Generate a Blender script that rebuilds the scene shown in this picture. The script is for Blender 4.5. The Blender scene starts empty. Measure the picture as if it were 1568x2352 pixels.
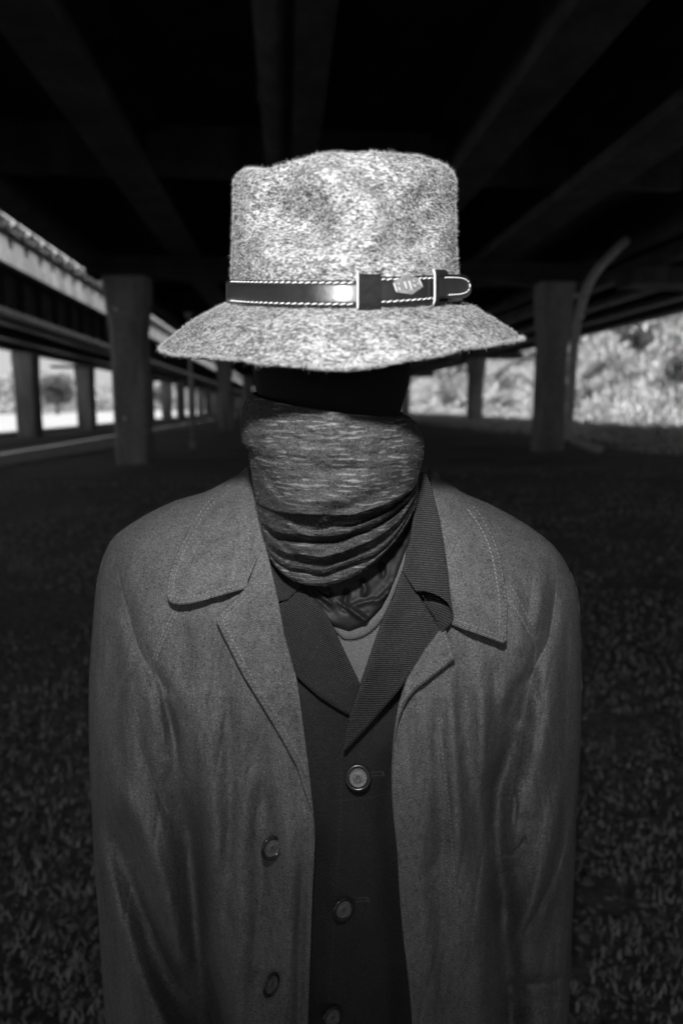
import bpy, bmesh, math, random
import numpy as np
from mathutils import Vector, geometry
rng = np.random.default_rng(7); random.seed(7)
scene = bpy.context.scene
COL = scene.collection
R = math.radians

# ------------------------------------------------------------------ camera, world, sun, flash, exposure
CAM_Z = 1.6
PITCH = math.atan(241/1568)
cam_d = bpy.data.cameras.new("camera"); cam = bpy.data.objects.new("camera", cam_d); COL.objects.link(cam)
cam.location = (0, 0, CAM_Z); cam.rotation_euler = (R(90)-PITCH, 0, 0)
cam_d.sensor_fit = 'HORIZONTAL'; cam_d.sensor_width = 24; cam_d.lens = 24
cam_d.clip_start = 0.02; cam_d.clip_end = 3000
cam_d.dof.use_dof = True; cam_d.dof.focus_distance = 0.645; cam_d.dof.aperture_fstop = 4.0
scene.camera = cam

SUN = Vector((0.45, -0.36, 0.82)).normalized()
world = bpy.data.worlds.new("World"); scene.world = world; world.use_nodes = True
wn = world.node_tree; bg = wn.nodes["Background"]
sky = wn.nodes.new("ShaderNodeTexSky"); sky.sky_type = 'NISHITA'; sky.sun_disc = False
sky.sun_elevation = math.asin(SUN.z); sky.sun_rotation = math.atan2(SUN.x, SUN.y)
bw = wn.nodes.new("ShaderNodeRGBToBW")
wn.links.new(sky.outputs[0], bw.inputs[0]); wn.links.new(bw.outputs[0], bg.inputs[0]); bg.inputs[1].default_value = 0.08
sl = bpy.data.lights.new("sun", 'SUN'); sl.energy = 4.6; sl.angle = R(0.5)
so = bpy.data.objects.new("sun", sl); COL.objects.link(so); so.rotation_euler = SUN.to_track_quat('Z', 'Y').to_euler()
# the small flash above the camera that the photograph was taken with
fl = bpy.data.lights.new("camera_flash", 'AREA'); fl.shape = 'DISK'; fl.size = 0.045; fl.energy = 3.9; fl.spread = R(130)
fo = bpy.data.objects.new("camera_flash", fl); COL.objects.link(fo); fo.location = (-0.02, -0.01, CAM_Z+0.225)
fo.rotation_euler = (R(90)+R(8), 0, 0)
vs = scene.view_settings; vs.view_transform = 'Standard'; vs.look = 'None'; vs.exposure = 0.5; vs.gamma = 1
scene.cycles.use_denoising = True
try: scene.cycles.denoiser = 'OPENIMAGEDENOISE'
except Exception: pass
scene.cycles.max_bounces = 6

# ------------------------------------------------------------------ helpers
CT, ST = math.cos(PITCH), math.sin(PITCH)
def W(px, py, Y):
    """world point seen at (px,py) of a 1568x2352 frame, at distance Y along the ground"""
    px, py, Y = np.broadcast_arrays(np.asarray(px, float), np.asarray(py, float), np.asarray(Y, float))
    x = (px-784)/1568; y = -(py-1176)/1568
    dy = CT + y*ST; dz = -ST + y*CT
    t = Y/dy
    return np.stack([x*t, Y, CAM_Z+dz*t], -1)
def PX(P):
    P = np.asarray(P); d = P-np.array([0, 0, CAM_Z])
    zc = d[..., 1]*CT - d[..., 2]*ST; yc = d[..., 1]*ST + d[..., 2]*CT
    return 784+1568*d[..., 0]/zc, 1176-1568*yc/zc

def tag(o, label=None, cat=None, group=None, kind=None):
    if label: o['label'] = label
    if cat: o['category'] = cat
    if group: o['group'] = group
    if kind: o['kind'] = kind
    return o
def empty(name, loc=(0, 0, 0), rz=0):
    o = bpy.data.objects.new(name, None); COL.objects.link(o); o.location = loc; o.rotation_euler = (0, 0, rz); o.empty_display_size = .1
    return o
def wloc(o):
    v = np.zeros(3)
    while o is not None: v += np.array(o.location); o = o.parent
    return v
class MB:
    def __init__(s): s.v = []; s.f = []; s.m = []; s.n = 0; s.sm = []
    def add(s, V, F, mi=0, smooth=True):
        V = np.asarray(V, float).reshape(-1, 3); s.v.append(V)
        for f in F: s.f.append(tuple(int(i)+s.n for i in f))
        s.m += [mi]*len(F); s.sm += [smooth]*len(F); s.n += len(V)
    def addnp(s, V, F, mi=0, smooth=True):
        V = np.asarray(V, float).reshape(-1, 3); s.v.append(V)
        s.f += (np.asarray(F)+s.n).tolist(); s.m += [mi]*len(F); s.sm += [smooth]*len(F); s.n += len(V)
    def grid(s, P, mi=0, wrap=False, flip=False, smooth=True):
        n, m = P.shape[:2]
        i, j = np.meshgrid(np.arange(n-1), np.arange(m if wrap else m-1), indexing='ij')
        j2 = (j+1) % m
        F = np.stack([i*m+j, i*m+j2, (i+1)*m+j2, (i+1)*m+j], -1).reshape(-1, 4)
        if flip: F = F[:, ::-1]
        s.addnp(P.reshape(-1, 3), F, mi, smooth)
    def box(s, lo, hi, mi=0):
        x0, y0, z0 = lo; x1, y1, z1 = hi
        V = [(x0,y0,z0),(x1,y0,z0),(x1,y1,z0),(x0,y1,z0),(x0,y0,z1),(x1,y0,z1),(x1,y1,z1),(x0,y1,z1)]
        s.add(V, [(0,3,2,1),(4,5,6,7),(0,1,5,4),(1,2,6,5),(2,3,7,6),(3,0,4,7)], mi, False)
    def tube(s, pts, r, n=10, mi=0, cap=True):
        pts = np.asarray(pts, float); r = np.broadcast_to(r, len(pts))
        T = np.gradient(pts, axis=0); T /= np.linalg.norm(T, axis=1)[:, None]+1e-12
        up = np.array([0, 0, 1.]) if abs(T[0, 2]) < .9 else np.array([0, 1., 0])
        rings = []
        for p, t, rr in zip(pts, T, r):
            a = np.cross(t, up); a /= np.linalg.norm(a); b = np.cross(a, t); up = b
            th = np.linspace(0, 2*np.pi, n, endpoint=False)
            rings.append(p+rr*(np.cos(th)[:, None]*a+np.sin(th)[:, None]*b))
        s.grid(np.array(rings), mi, wrap=True)
        if cap:
            k = s.n-len(pts)*n
            s.f.append(tuple(range(k, k+n))); s.f.append(tuple(range(s.n-n, s.n))[::-1]); s.m += [mi]*2; s.sm += [False]*2
    def build(s, name, mats, parent=None, xf=None):
        V = np.concatenate(s.v) if s.v else np.zeros((0, 3))
        if xf is not None: V = xf(V)
        if parent is not None: V = V-wloc(parent)
        me = bpy.data.meshes.new(name); me.from_pydata(V.tolist(), [], s.f)
        if not isinstance(mats, (list, tuple)): mats = [mats]
        for m in mats: me.materials.append(m)
        me.polygons.foreach_set('material_index', s.m); me.polygons.foreach_set('use_smooth', s.sm)
        bm = bmesh.new(); bm.from_mesh(me); bmesh.ops.recalc_face_normals(bm, faces=bm.faces); bm.to_mesh(me); bm.free()
        me.update()
        o = bpy.data.objects.new(name, me); COL.objects.link(o)
        if parent is not None: o.parent = parent
        return o

def seg_dist(px, py, pts):
    """distance, side, position 0..1 along a polyline, for arrays of points"""
    px = np.asarray(px, float); py = np.asarray(py, float)
    pts = np.asarray(pts, float); best = np.full(px.shape, 1e9); side = np.zeros(px.shape); tt = np.zeros(px.shape)
    L = np.concatenate([[0], np.cumsum(np.linalg.norm(np.diff(pts, axis=0), axis=1))])
    for k in range(len(pts)-1):
        a, b = pts[k], pts[k+1]; d = b-a; l2 = d@d+1e-9
        u = np.clip(((px-a[0])*d[0]+(py-a[1])*d[1])/l2, 0, 1)
        qx = px-(a[0]+u*d[0]); qy = py-(a[1]+u*d[1]); dd = np.hypot(qx, qy)
        m = dd < best
        best = np.where(m, dd, best); side = np.where(m, np.sign(d[0]*qy-d[1]*qx), side)
        tt = np.where(m, (L[k]+u*math.sqrt(l2))/L[-1], tt)
    return best, side, tt
def smooth_pl(pts, n=80):
    """Catmull-Rom through points, evenly resampled"""
    p = np.asarray(pts, float); q = np.vstack([2*p[0]-p[1], p, 2*p[-1]-p[-2]]); out = []
    for i in range(1, len(q)-2):
        for t in np.linspace(0, 1, 12, endpoint=False):
            a, b, c, d = q[i-1], q[i], q[i+1], q[i+2]
            out.append(.5*((2*b)+(-a+c)*t+(2*a-5*b+4*c-d)*t*t+(-a+3*b-3*c+d)*t**3))
    out.append(p[-1]); out = np.array(out)
    L = np.concatenate([[0], np.cumsum(np.linalg.norm(np.diff(out, axis=0), axis=1))])
    s = np.linspace(0, L[-1], n)
    return np.stack([np.interp(s, L, out[:, k]) for k in range(out.shape[1])], -1)
def vnoise(x, y, seed=0):
    """smooth 2-D value noise, about -1..1"""
    r = np.random.default_rng(seed).uniform(-1, 1, (64, 64))
    xi = np.floor(x).astype(int); yi = np.floor(y).astype(int); fx = x-xi; fy = y-yi
    fx = fx*fx*(3-2*fx); fy = fy*fy*(3-2*fy)
    g = lambda a, b: r[a % 64, b % 64]
    return (g(xi, yi)*(1-fx)+g(xi+1, yi)*fx)*(1-fy)+(g(xi, yi+1)*(1-fx)+g(xi+1, yi+1)*fx)*fy
def folds(px, py, table):
    out = np.zeros(np.shape(px))
    for pts, sig, amp, taper in table:
        P = smooth_pl(pts, 30) if len(pts) > 2 else np.array(pts, float)
        d, s, t = seg_dist(px, py, P)
        w = np.ones_like(t)
        if 's' in taper: w = w*np.clip(t/.25, 0, 1)**1.0
        if 'e' in taper: w = w*np.clip((1-t)/.25, 0, 1)**1.0
        w = w*w*(3-2*w)
        out += amp*w*np.exp(-.5*(d/sig)**2)
    return out

# ------------------------------------------------------------------ materials
def newmat(name):
    m = bpy.data.materials.new(name); m.use_nodes = True; nt = m.node_tree
    return m, nt, nt.nodes["Principled BSDF"]
def N(nt, t, **kw):
    n = nt.nodes.new(t)
    for k, v in kw.items(): setattr(n, k, v)
    return n
def coords(nt, scale=(1, 1, 1), rot=(0, 0, 0)):
    tc = N(nt, "ShaderNodeTexCoord"); mp = N(nt, "ShaderNodeMapping")
    mp.inputs['Scale'].default_value = scale; mp.inputs['Rotation'].default_value = rot
    nt.links.new(tc.outputs['Object'], mp.inputs['Vector']); return mp.outputs[0]
def noise(nt, vec, scale, detail=2, rough=.5, dist=0):
    n = N(nt, "ShaderNodeTexNoise"); n.inputs['Scale'].default_value = scale; n.inputs['Detail'].default_value = detail
    n.inputs['Roughness'].default_value = rough; n.inputs['Distortion'].default_value = dist
    nt.links.new(vec, n.inputs['Vector']); return n.outputs['Fac']
def ramp(nt, fac, stops):
    r = N(nt, "ShaderNodeValToRGB"); e = r.color_ramp.elements
    while len(e) < len(stops): e.new(.5)
    for i, (p, c) in enumerate(stops): e[i].position = p; e[i].color = (c, c, c, 1)
    nt.links.new(fac, r.inputs[0]); return r.outputs[0]
def mul(nt, a, b):
    m = N(nt, "ShaderNodeMath", operation='MULTIPLY')
    for i, x in enumerate((a, b)):
        if isinstance(x, (int, float)): m.inputs[i].default_value = x
        else: nt.links.new(x, m.inputs[i])
    return m.outputs[0]
def addn(nt, a, b):
    m = N(nt, "ShaderNodeMath", operation='ADD')
    for i, x in enumerate((a, b)):
        if isinstance(x, (int, float)): m.inputs[i].default_value = x
        else: nt.links.new(x, m.inputs[i])
    return m.outputs[0]
def bump(nt, b, h, strength, dist):
    n = N(nt, "ShaderNodeBump"); n.inputs['Strength'].default_value = strength; n.inputs['Distance'].default_value = dist
    nt.links.new(h, n.inputs['Height'])
    if b.inputs['Normal'].is_linked: nt.links.new(b.inputs['Normal'].links[0].from_socket, n.inputs['Normal'])
    nt.links.new(n.outputs[0], b.inputs['Normal'])
def simple(name, g, rough=.6, nscale=None, amt=.3, bumpd=0, metal=0, spec=.5):
    m, nt, b = newmat(name); b.inputs['Roughness'].default_value = rough; b.inputs['Metallic'].default_value = metal
    b.inputs['Specular IOR Level'].default_value = spec
    if nscale:
        f = noise(nt, coords(nt), nscale, 5, .6)
        nt.links.new(ramp(nt, f, [(.3, g*(1-amt)), (.7, g*(1+amt))]), b.inputs['Base Color'])
        if bumpd: bump(nt, b, f, 1, bumpd)
    else: b.inputs['Base Color'].default_value = (g, g, g, 1)
    return m
def fabric(name, g, speck=(900, .45), big=(14, .12), bumpd=.0004, weave=None, rough=.9, spec=.15, sheen=0.0, streak=None, wc=(.35, 1.7), worn=0):
    m, nt, b = newmat(name); b.inputs['Roughness'].default_value = rough; b.inputs['Specular IOR Level'].default_value = spec
    b.inputs['Sheen Weight'].default_value = sheen; b.inputs['Sheen Roughness'].default_value = .4
    f1 = noise(nt, coords(nt, (1, .3, 1)), speck[0], 1.5, .7)
    f2 = noise(nt, coords(nt, (1, 1, .45)), big[0], 5, .6)
    c = mul(nt, ramp(nt, f1, [(.25, g*(1-speck[1])), (.75, g*(1+speck[1]))]), ramp(nt, f2, [(.25, 1-big[1]), (.75, 1+big[1])]))
    if worn:
        w1 = noise(nt, coords(nt, (1, 1, .16)), 75, 4, .65, .5); w2 = noise(nt, coords(nt, (1, 1, .35)), 260, 3, .6)
        c = mul(nt, mul(nt, c, ramp(nt, w1, [(.3, 1-worn), (.7, 1+worn)])), ramp(nt, w2, [(.3, 1-worn*.7), (.7, 1+worn*.7)]))
    # occasional bright fibre
    f3 = noise(nt, coords(nt), speck[0]*1.3, 0, .5)
    c = addn(nt, c, ramp(nt, f3, [(.70, 0), (.80, g*1.1)]))
    h = f1
    if weave:
        per, rot = weave
        w = N(nt, "ShaderNodeTexWave", wave_type='BANDS', bands_direction='Z', wave_profile='SIN')
        w.inputs['Scale'].default_value = 2*math.pi/(20*per); w.inputs['Distortion'].default_value = .6; w.inputs['Detail'].default_value = 1; w.inputs['Detail Scale'].default_value = 1.5
        nt.links.new(coords(nt, (1, 1, 1), rot), w.inputs['Vector'])
        c = mul(nt, c, ramp(nt, w.outputs['Fac'], [(.1, wc[0]), (.9, wc[1])])); h = addn(nt, mul(nt, f1, .5), w.outputs['Fac'])
    if streak:
        s = noise(nt, coords(nt, (.11, .11, 1)), streak, 1, .5, .3)
        wv = N(nt, "ShaderNodeTexWave", wave_type='BANDS', bands_direction='Z'); wv.inputs['Scale'].default_value = 2*math.pi/(20*.0042); wv.inputs['Distortion'].default_value = 1.2
        nt.links.new(coords(nt), wv.inputs['Vector']); s = addn(nt, s, mul(nt, ramp(nt, wv.outputs['Fac'], [(.35, 0), (.8, 1)]), .12))
        s2 = noise(nt, coords(nt, (1, 1, 1)), 28, 2, .5)
        c = addn(nt, c, mul(nt, ramp(nt, s, [(.62, 0), (.72, g*2.3)]), ramp(nt, s2, [(.42, 0), (.58, 1)])))
    nt.links.new(c, b.inputs['Base Color']); bump(nt, b, h, 1, bumpd)
    return m
M_COAT = fabric("coat_cotton", .148, (820, .7), (11, .2), .0008, worn=.16, sheen=.0)
M_STITCH = fabric("stitch_thread", .40, (900, .2), bumpd=.0001)
M_JACK = fabric("jacket_twill", .042, (900, .5), (20, .15), .0006, weave=(.0019, (0, R(28), 0)), wc=(.6, 1.4))
M_JACKR = fabric("jacket_twill_lapel", .05, (900, .5), (20, .15), .0006, weave=(.0020, (0, R(-6), 0)), wc=(.6, 1.45))
M_JSTITCH = fabric("jacket_thread", .10, (900, .2), bumpd=.0001)
M_GAIT = fabric("gaiter_knit", .080, (800, .8), (25, .2), .0012, streak=480, rough=.95)
M_SATIN = simple("dark_satin", .022, .5, 30, .15, spec=.25)
M_SHIRT = fabric("shirt_jersey", .21, (1000, .4), (20, .1), .0003, weave=(.0013, (0, R(80), 0)), wc=(.8, 1.15))
M_RIB = fabric("shirt_rib", .21, (1000, .4), (20, .1), .0004, weave=(.0013, (0, R(75), 0)), wc=(.7, 1.25))
M_BODY = fabric("black_shade_cloth", .025, (500, .1), bumpd=.0001)  # black head cloth, doubling as the shadow under the brim
M_TROUS = fabric("trouser_cloth", .03, (500, .2))
M_SHOE = simple("shoe_leather", .03, .35)

def felt(name):
    m, nt, b = newmat(name); b.inputs['Roughness'].default_value = .95; b.inputs['Specular IOR Level'].default_value = .1
    a = noise(nt, coords(nt, (.50, .50, 1.2)), 640, 3, .8, .4)
    c = noise(nt, coords(nt, (.6, .6, 1.2)), 150, 3, .6, .3)
    d = noise(nt, coords(nt), 26, 3, .5)
    s = addn(nt, addn(nt, mul(nt, a, .74), mul(nt, c, .20)), mul(nt, d, .10))
    nt.links.new(ramp(nt, s, [(.40, .032), (.50, .13), (.61, .54)]), b.inputs['Base Color'])
    bump(nt, b, a, 1, .0012)
    return m
M_FELT = felt("mottled_felt")
M_FUZZ = simple("felt_fibre", .42, .9)
def leather():
    m, nt, b = newmat("glossy_leather"); b.inputs['Roughness'].default_value = .3
    b.inputs['Base Color'].default_value = (.012, .012, .012, 1)
    b.inputs['Coat Weight'].default_value = .4; b.inputs['Coat Roughness'].default_value = .15
    f = noise(nt, coords(nt, (1, 1, 1)), 220, 4, .6); bump(nt, b, f, .6, .0003)
    f2 = noise(nt, coords(nt), 60, 3, .5); nt.links.new(ramp(nt, f2, [(.3, .28), (.7, .45)]), b.inputs['Roughness'])
    return m
M_LEATH = leather()
M_LMATTE = simple("matte_leather", .012, .8, 200, .3, .0002, spec=.12)
M_THREAD = simple("white_thread", .75, .7)
M_BADGE = simple("pewter_badge", .17, .5, 300, .3, .0001)
M_BADGEHI = simple("pewter_relief", .6, .4)
M_BTN = simple("horn_button", .03, .18, 200, .4, .0001)
M_BTN2 = simple("horn_button_centre", .13, .3, 900, .9, .0004)

# ------------------------------------------------------------------ person: shape functions
SIL_L = [(568,1072),(547,1088),(516,1107),(472,1129),(418,1145),(379,1160),(340,1180),(301,1203),(270,1225),(254,1244),(238,1276),(227,1315),(219,1365),(213,1432),(207,1510),(204,1588),(204,1666),(206,1775),(211,1871),(217,1988),(226,2106),(233,2223),(242,2352),(268,2700),(300,3250)]
SIL_R = [(984,1076),(999,1082),(1012,1099),(1038,1115),(1066,1133),(1109,1151),(1148,1170),(1187,1192),(1226,1217),(1265,1248),(1288,1276),(1308,1311),(1321,1342),(1328,1373),(1332,1432),(1335,1510),(1335,1627),(1330,1775),(1325,1850),(1321,1935),(1318,2028),(1312,2169),(1304,2352),(1275,2700),(1240,3250)]
OPEN_L = [(568,1074),(578,1119),(590,1170),(607,1244),(617,1283),(629,1338),(639,1381),(652,1455),(668,1514),(682,1565),(688,1608),(696,1666),(705,1736),(712,1793),(720,1871),(723,1920),(721,1988),(717,2066),(713,2184),(707,2352),(700,2700),(690,3250)]
OPEN_R = [(982,1080),(995,1135),(1011,1197),(1021,1256),(1028,1310),(1034,1365),(1034,1410),(1010,1450),(975,1500),(930,1570),(912,1640),(903,1697),(899,1775),(902,1864),(912,1958),(917,2052),(925,2146),(936,2240),(946,2352),(965,2700),(985,3250)]
SIL = np.array(SIL_L, float), np.array(SIL_R, float)
def body0(px, py):
    base = np.interp(py, [1072,1180,1300,1420,1600,1900,2352,2800,3300], [.705,.684,.662,.648,.636,.640,.662,.69,.72])
    return base + .028*((px-775)/400)**2
COAT_FOLDS = [
 # valleys between sleeve and body, then sleeve wrinkles; amplitude + = deeper
 ([(275,1330),(305,1444),(340,1530),(358,1560),(395,1680),(418,1790)], 15, .009, 'se'),
 ([(395,1680),(415,1840),(434,1934),(449,2066),(457,2184),(473,2301),(490,2500),(520,2900)], 28, .046, 's'),
 ([(255,1830),(285,1960),(325,2090),(370,2215),(425,2320),(460,2420)], 30, .030, 's'),
 ([(222,1900),(262,2047),(301,2164),(345,2285),(400,2420)], 22, -.014, 's'),
 ([(250,1760),(289,1832),(340,1949),(385,2066),(420,2200)], 20, -.009, 's'),
 ([(312,1650),(330,1740),(345,1775),(379,1860),(410,1920)], 9, .004, 'se'),
 ([(300,1400),(330,1500),(350,1600),(372,1720)], 14, -.005, 'se'),
 ([(255,1400),(262,1600),(275,1800)], 14, .004, 'se'),
 ([(455,1560),(470,1700),(490,1850),(500,2100)], 26, -.007, 'se'),
 ([(520,1500),(524,1620),(528,1760),(526,1950),(520,2100)], 14, .0055, 'se'),
 ([(500,1440),(496,1560),(488,1700)], 10, .003, 'se'),
 ([(590,1640),(600,1760),(608,1900),(600,2100),(590,2300)], 18, .006, 'se'),
 ([(650,1780),(662,1900),(668,2100),(664,2300),(660,2500)], 16, -.005, 'se'),
 ([(560,1700),(560,1900),(556,2200),(552,2500)], 18, -.005, 'se'),
 ([(420,1420),(430,1500),(425,1600)], 12, .003, 'se'),
 ([(356,1557),(400,1600),(430,1680)], 8, .0018, 'e'), ([(356,1557),(330,1620),(300,1700)], 8, .0018, 'e'), ([(356,1557),(372,1640),(378,1740)], 5, -.003, 'e'),
 ([(1222,1549),(1180,1590),(1150,1680)], 8, .0018, 'e'), ([(1222,1549),(1245,1640),(1262,1720)], 8, .0018, 'e'), ([(320,1500),(290,1560),(262,1640)], 7, .003, 'se'),
 ([(700,1900),(690,2100),(684,2352),(680,2600)], 9, .006, 's'), ([(600,1780),(596,1850),(585,1960),(590,2100)], 20, .006, 'se'), ([(470,1900),(478,2100),(500,2352)], 14, -.008, 'se'),
 ([(235,1500),(232,1700),(240,1900)], 12, .004, 'se'), ([(540,1800),(520,2000),(530,2200)], 12, .003, 'se'), ([(380,1600),(400,1700),(405,1800)], 9, .004, 'se'),
 # right side
 ([(1277,1315),(1271,1393),(1257,1471),(1238,1510),(1222,1549),(1208,1607),(1203,1650)], 12, .006, 's'),
 ([(1222,1470),(1210,1560),(1190,1640),(1167,1744),(1146,1800),(1136,1888),(1140,1982),(1150,2075),(1159,2193),(1168,2352),(1175,2700)], 26, .042, 's'),
 ([(1165,1960),(1190,2000),(1180,2080),(1160,2130)], 26, .010, 'se'),
 ([(1200,1860),(1215,1920),(1195,1990)], 18, .003, 'se'),
 ([(1289,1780),(1276,1860),(1264,1935),(1227,2075),(1172,2193)], 17, -.010, 'se'),
 ([(1305,1780),(1290,1930),(1255,2050),(1190,2170),(1172,2215)], 9, .007, 'se'),
 ([(1300,2050),(1240,2180),(1220,2352),(1215,2600)], 40, .014, 's'),
 ([(1168,2262),(1240,2258),(1306,2246)], 9, .006, 'e'), ([(1175,2300),(1300,2290)], 30, .012, 'e'),
 ([(1152,1968),(1175,1961),(1199,1940),(1206,1916)], 4, .004, 'se'),
 ([(1168,1813),(1180,1822),(1185,1855),(1180,1907)], 3, .0025, 'se'),
 ([(1062,1470),(1068,1600),(1078,1750),(1090,1900),(1100,2080)], 15, .007, 'se'),
 ([(1035,1530),(1040,1680),(1050,1850),(1055,2000)], 12, -.005, 'se'),
 ([(1100,1480),(1105,1600),(1112,1760),(1118,1950),(1120,2200)], 14, -.0065, 'se'),
 ([(1130,1500),(1138,1600),(1130,1750)], 12, .005, 'se'),
 ([(1010,1560),(1004,1700),(1008,1850),(1020,2050)], 14, .005, 'se'),
 ([(960,1720),(965,1900),(985,2150),(1000,2352)], 22, -.005, 'se'),
 ([(985,1900),(1010,2150),(1030,2352),(1045,2600)], 18, .006, 'se'),
 ([(1175,1330),(1190,1430),(1200,1520)], 14, -.004, 'se'),
 ([(1240,1300),(1240,1380),(1228,1460)], 12, -.004, 'se'),
 ([(1300,1400),(1305,1550),(1300,1750)], 12, .004, 'se'),
 ([(1262,1500),(1255,1650),(1230,1800)], 18, -.004, 'se'),
]
SEAMS = [
 [(270,1291),(276,1334),(289,1385),(305,1444),(320,1490),(340,1530),(356,1557)],
 [(410,1399),(387,1447),(367,1490),(358,1525),(356,1557)],
 [(312,1686),(330,1740),(340,1771),(379,1860),(403,1895)],
 [(332,2086),(359,2164),(406,2262),(430,2300)],
 [(1163,1365),(1191,1412),(1210,1447),(1226,1486),(1222,1549)],
 [(1277,1315),(1271,1393),(1257,1471),(1238,1510),(1222,1549),(1210,1607),(1202,1650)],
 [(1305,1880),(1285,1980),(1250,2060),(1195,2160)],
 [(1202,1650),(1196,1720),(1180,1800),(1165,1900)],
]
def coatY(px, py, fine=True):
    px = np.asarray(px, float); py = np.asarray(py, float)
    dl, _, _ = seg_dist(px, py, SIL[0]); dr, _, _ = seg_dist(px, py, SIL[1]); d = np.minimum(dl, dr)
    s = np.clip(d/150, 0, 1)
    top = np.clip((1500-py)/250, 0, 1)
    rim = .105*(1-.25*top)*(1-np.sqrt(np.clip(1-(1-s)**2, 0, 1)))
    s2 = np.clip(d/420, 0, 1); rim2 = .030*(1-s2)**2
    Y = body0(px, py)-.012-.022*np.clip(np.abs(px-775)/400, 0, 1.2)**2 + rim + rim2
    if fine:
        edge = np.clip(d/35, .15, 1)
        Y = Y+edge*1.7*folds(px, py, COAT_FOLDS)
        for s_ in SEAMS:
            dd, sd, t = seg_dist(px, py, smooth_pl(s_, 30)); Y = Y+.0018*np.exp(-.5*(dd/2.2)**2)*np.clip(t/.15,0,1)*np.clip((1-t)/.15,0,1)
        low = np.clip((py-1350)/300, .35, 1)
        rg = 1-np.abs(vnoise(px/38+py/210+7, py/260-px/300, 5)); rg2 = 1-np.abs(vnoise(px/24-py/120, py/140, 6))
        Y = Y+edge*low*(.0022*rg**3+.0010*rg2**4)
        Y = Y+edge*low*(.0036*vnoise(px/62+3, py/330+5, 1)+.0018*vnoise(px/30+1, py/150, 2)+.0007*vnoise(px/13, py/34, 3)+.0004*vnoise(px/6, py/11, 4))
    return Y

FACE_OFF = {}
def flap(mb, poly, Yf, thick=.0022, step=5.0, edge_drop=.0012, mi=0, smooth_n=None):
    """cloth slab cut to an outline, its front at Yf(px,py)"""
    poly = np.asarray(poly, float)
    L = np.linalg.norm(np.diff(np.vstack([poly, poly[:1]]), axis=0), axis=1)
    B = []
    for k in range(len(poly)):
        a = poly[k]; b = poly[(k+1) % len(poly)]; n = max(1, int(round(L[k]/step)))
        for t in range(n): B.append(a+(b-a)*t/n)
    B = np.array(B); nb = len(B)
    x0, y0 = B.min(0); x1, y1 = B.max(0)
    gx, gy = np.meshgrid(np.arange(x0+step*.5, x1, step), np.arange(y0+step*.5, y1, step)); gx = gx.ravel(); gy = gy.ravel()
    gx = gx+rng.uniform(-.1, .1, gx.shape)*step
    inside = np.zeros(gx.shape, bool); j = nb-1
    for i in range(nb):
        xi, yi = B[i]; xj, yj = B[j]
        c = ((yi > gy) != (yj > gy)) & (gx < (xj-xi)*(gy-yi)/(yj-yi+1e-12)+xi); inside ^= c; j = i
    d, _, _ = seg_dist(gx, gy, np.vstack([B, B[:1]]))
    keep = inside & (d > step*.55)
    P2 = np.vstack([B, np.stack([gx[keep], gy[keep]], -1)])
    vs_, es, fs, ov, oe, of = geometry.delaunay_2d_cdt([Vector(p) for p in P2], [(i, (i+1) % nb) for i in range(nb)], [list(range(nb))], 1, 1e-4)
    V2 = np.array([(v.x, v.y) for v in vs_]); F = [tuple(f) for f in fs]
    d, _, _ = seg_dist(V2[:, 0], V2[:, 1], np.vstack([B, B[:1]]))
    Y = Yf(V2[:, 0], V2[:, 1]) + edge_drop*np.clip(1-d/3.5, 0, 1)**2
    Fr = W(V2[:, 0], V2[:, 1], Y); Bk = Fr+np.array([0, thick, 0])
    mb.add(Fr, F, mi); mb.add(Bk, [f[::-1] for f in F], mi)
    cnt = {}
    for f in F:
        for a, b in zip(f, f[1:]+f[:1]): cnt[(a, b)] = 1
    bd = [(a, b) for (a, b) in cnt if (b, a) not in cnt]
    k = len(V2); idx = {}; VV = []
    for e in bd:
        for a in e:
            if a not in idx: idx[a] = len(VV); VV += [Fr[a], Bk[a]]
    if VV: mb.add(VV, [(idx[a], idx[b], idx[b]+1, idx[a]+1) for a, b in bd], mi)
def stitches(mb, pl, Yf, dash=6.5, gap=4.5, w=1.5, h=.0005, mi=1, raw=False):
    P = np.asarray(pl, float) if raw else smooth_pl(pl, 200)
    L = np.concatenate([[0], np.cumsum(np.linalg.norm(np.diff(P, axis=0), axis=1))]); s = 0
    A = []
    while s+dash < L[-1]:
        a = np.array([np.interp(s, L, P[:, 0]), np.interp(s, L, P[:, 1])]); b = np.array([np.interp(s+dash, L, P[:, 0]), np.interp(s+dash, L, P[:, 1])])
        t = (b-a)/np.linalg.norm(b-a); n = np.array([-t[1], t[0]])*w*.5; sk = n*.5
        A.append([a-n+sk, a+n+sk, b+n-sk, b-n-sk]); s += dash+gap
    A = np.array(A)
    if len(A) == 0: return
    Y = Yf(A[..., 0], A[..., 1])
    lo = W(A[..., 0], A[..., 1], Y+.0004); mid = A.mean(1, keepdims=True); A2 = mid+(A-mid)*.8
    hi = W(A2[..., 0], A2[..., 1], Y-h)
    for q in range(len(A)):
        mb.add(np.vstack([lo[q], hi[q]]), [(4,5,6,7),(0,1,5,4),(1,2,6,5),(2,3,7,6),(3,0,4,7)], mi, True)
def offset_pl(pl, d):
    P = smooth_pl(pl, 120); T = np.gradient(P, axis=0); T /= np.linalg.norm(T, axis=1)[:, None]
    return P+np.stack([-T[:, 1], T[:, 0]], -1)*d

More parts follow.
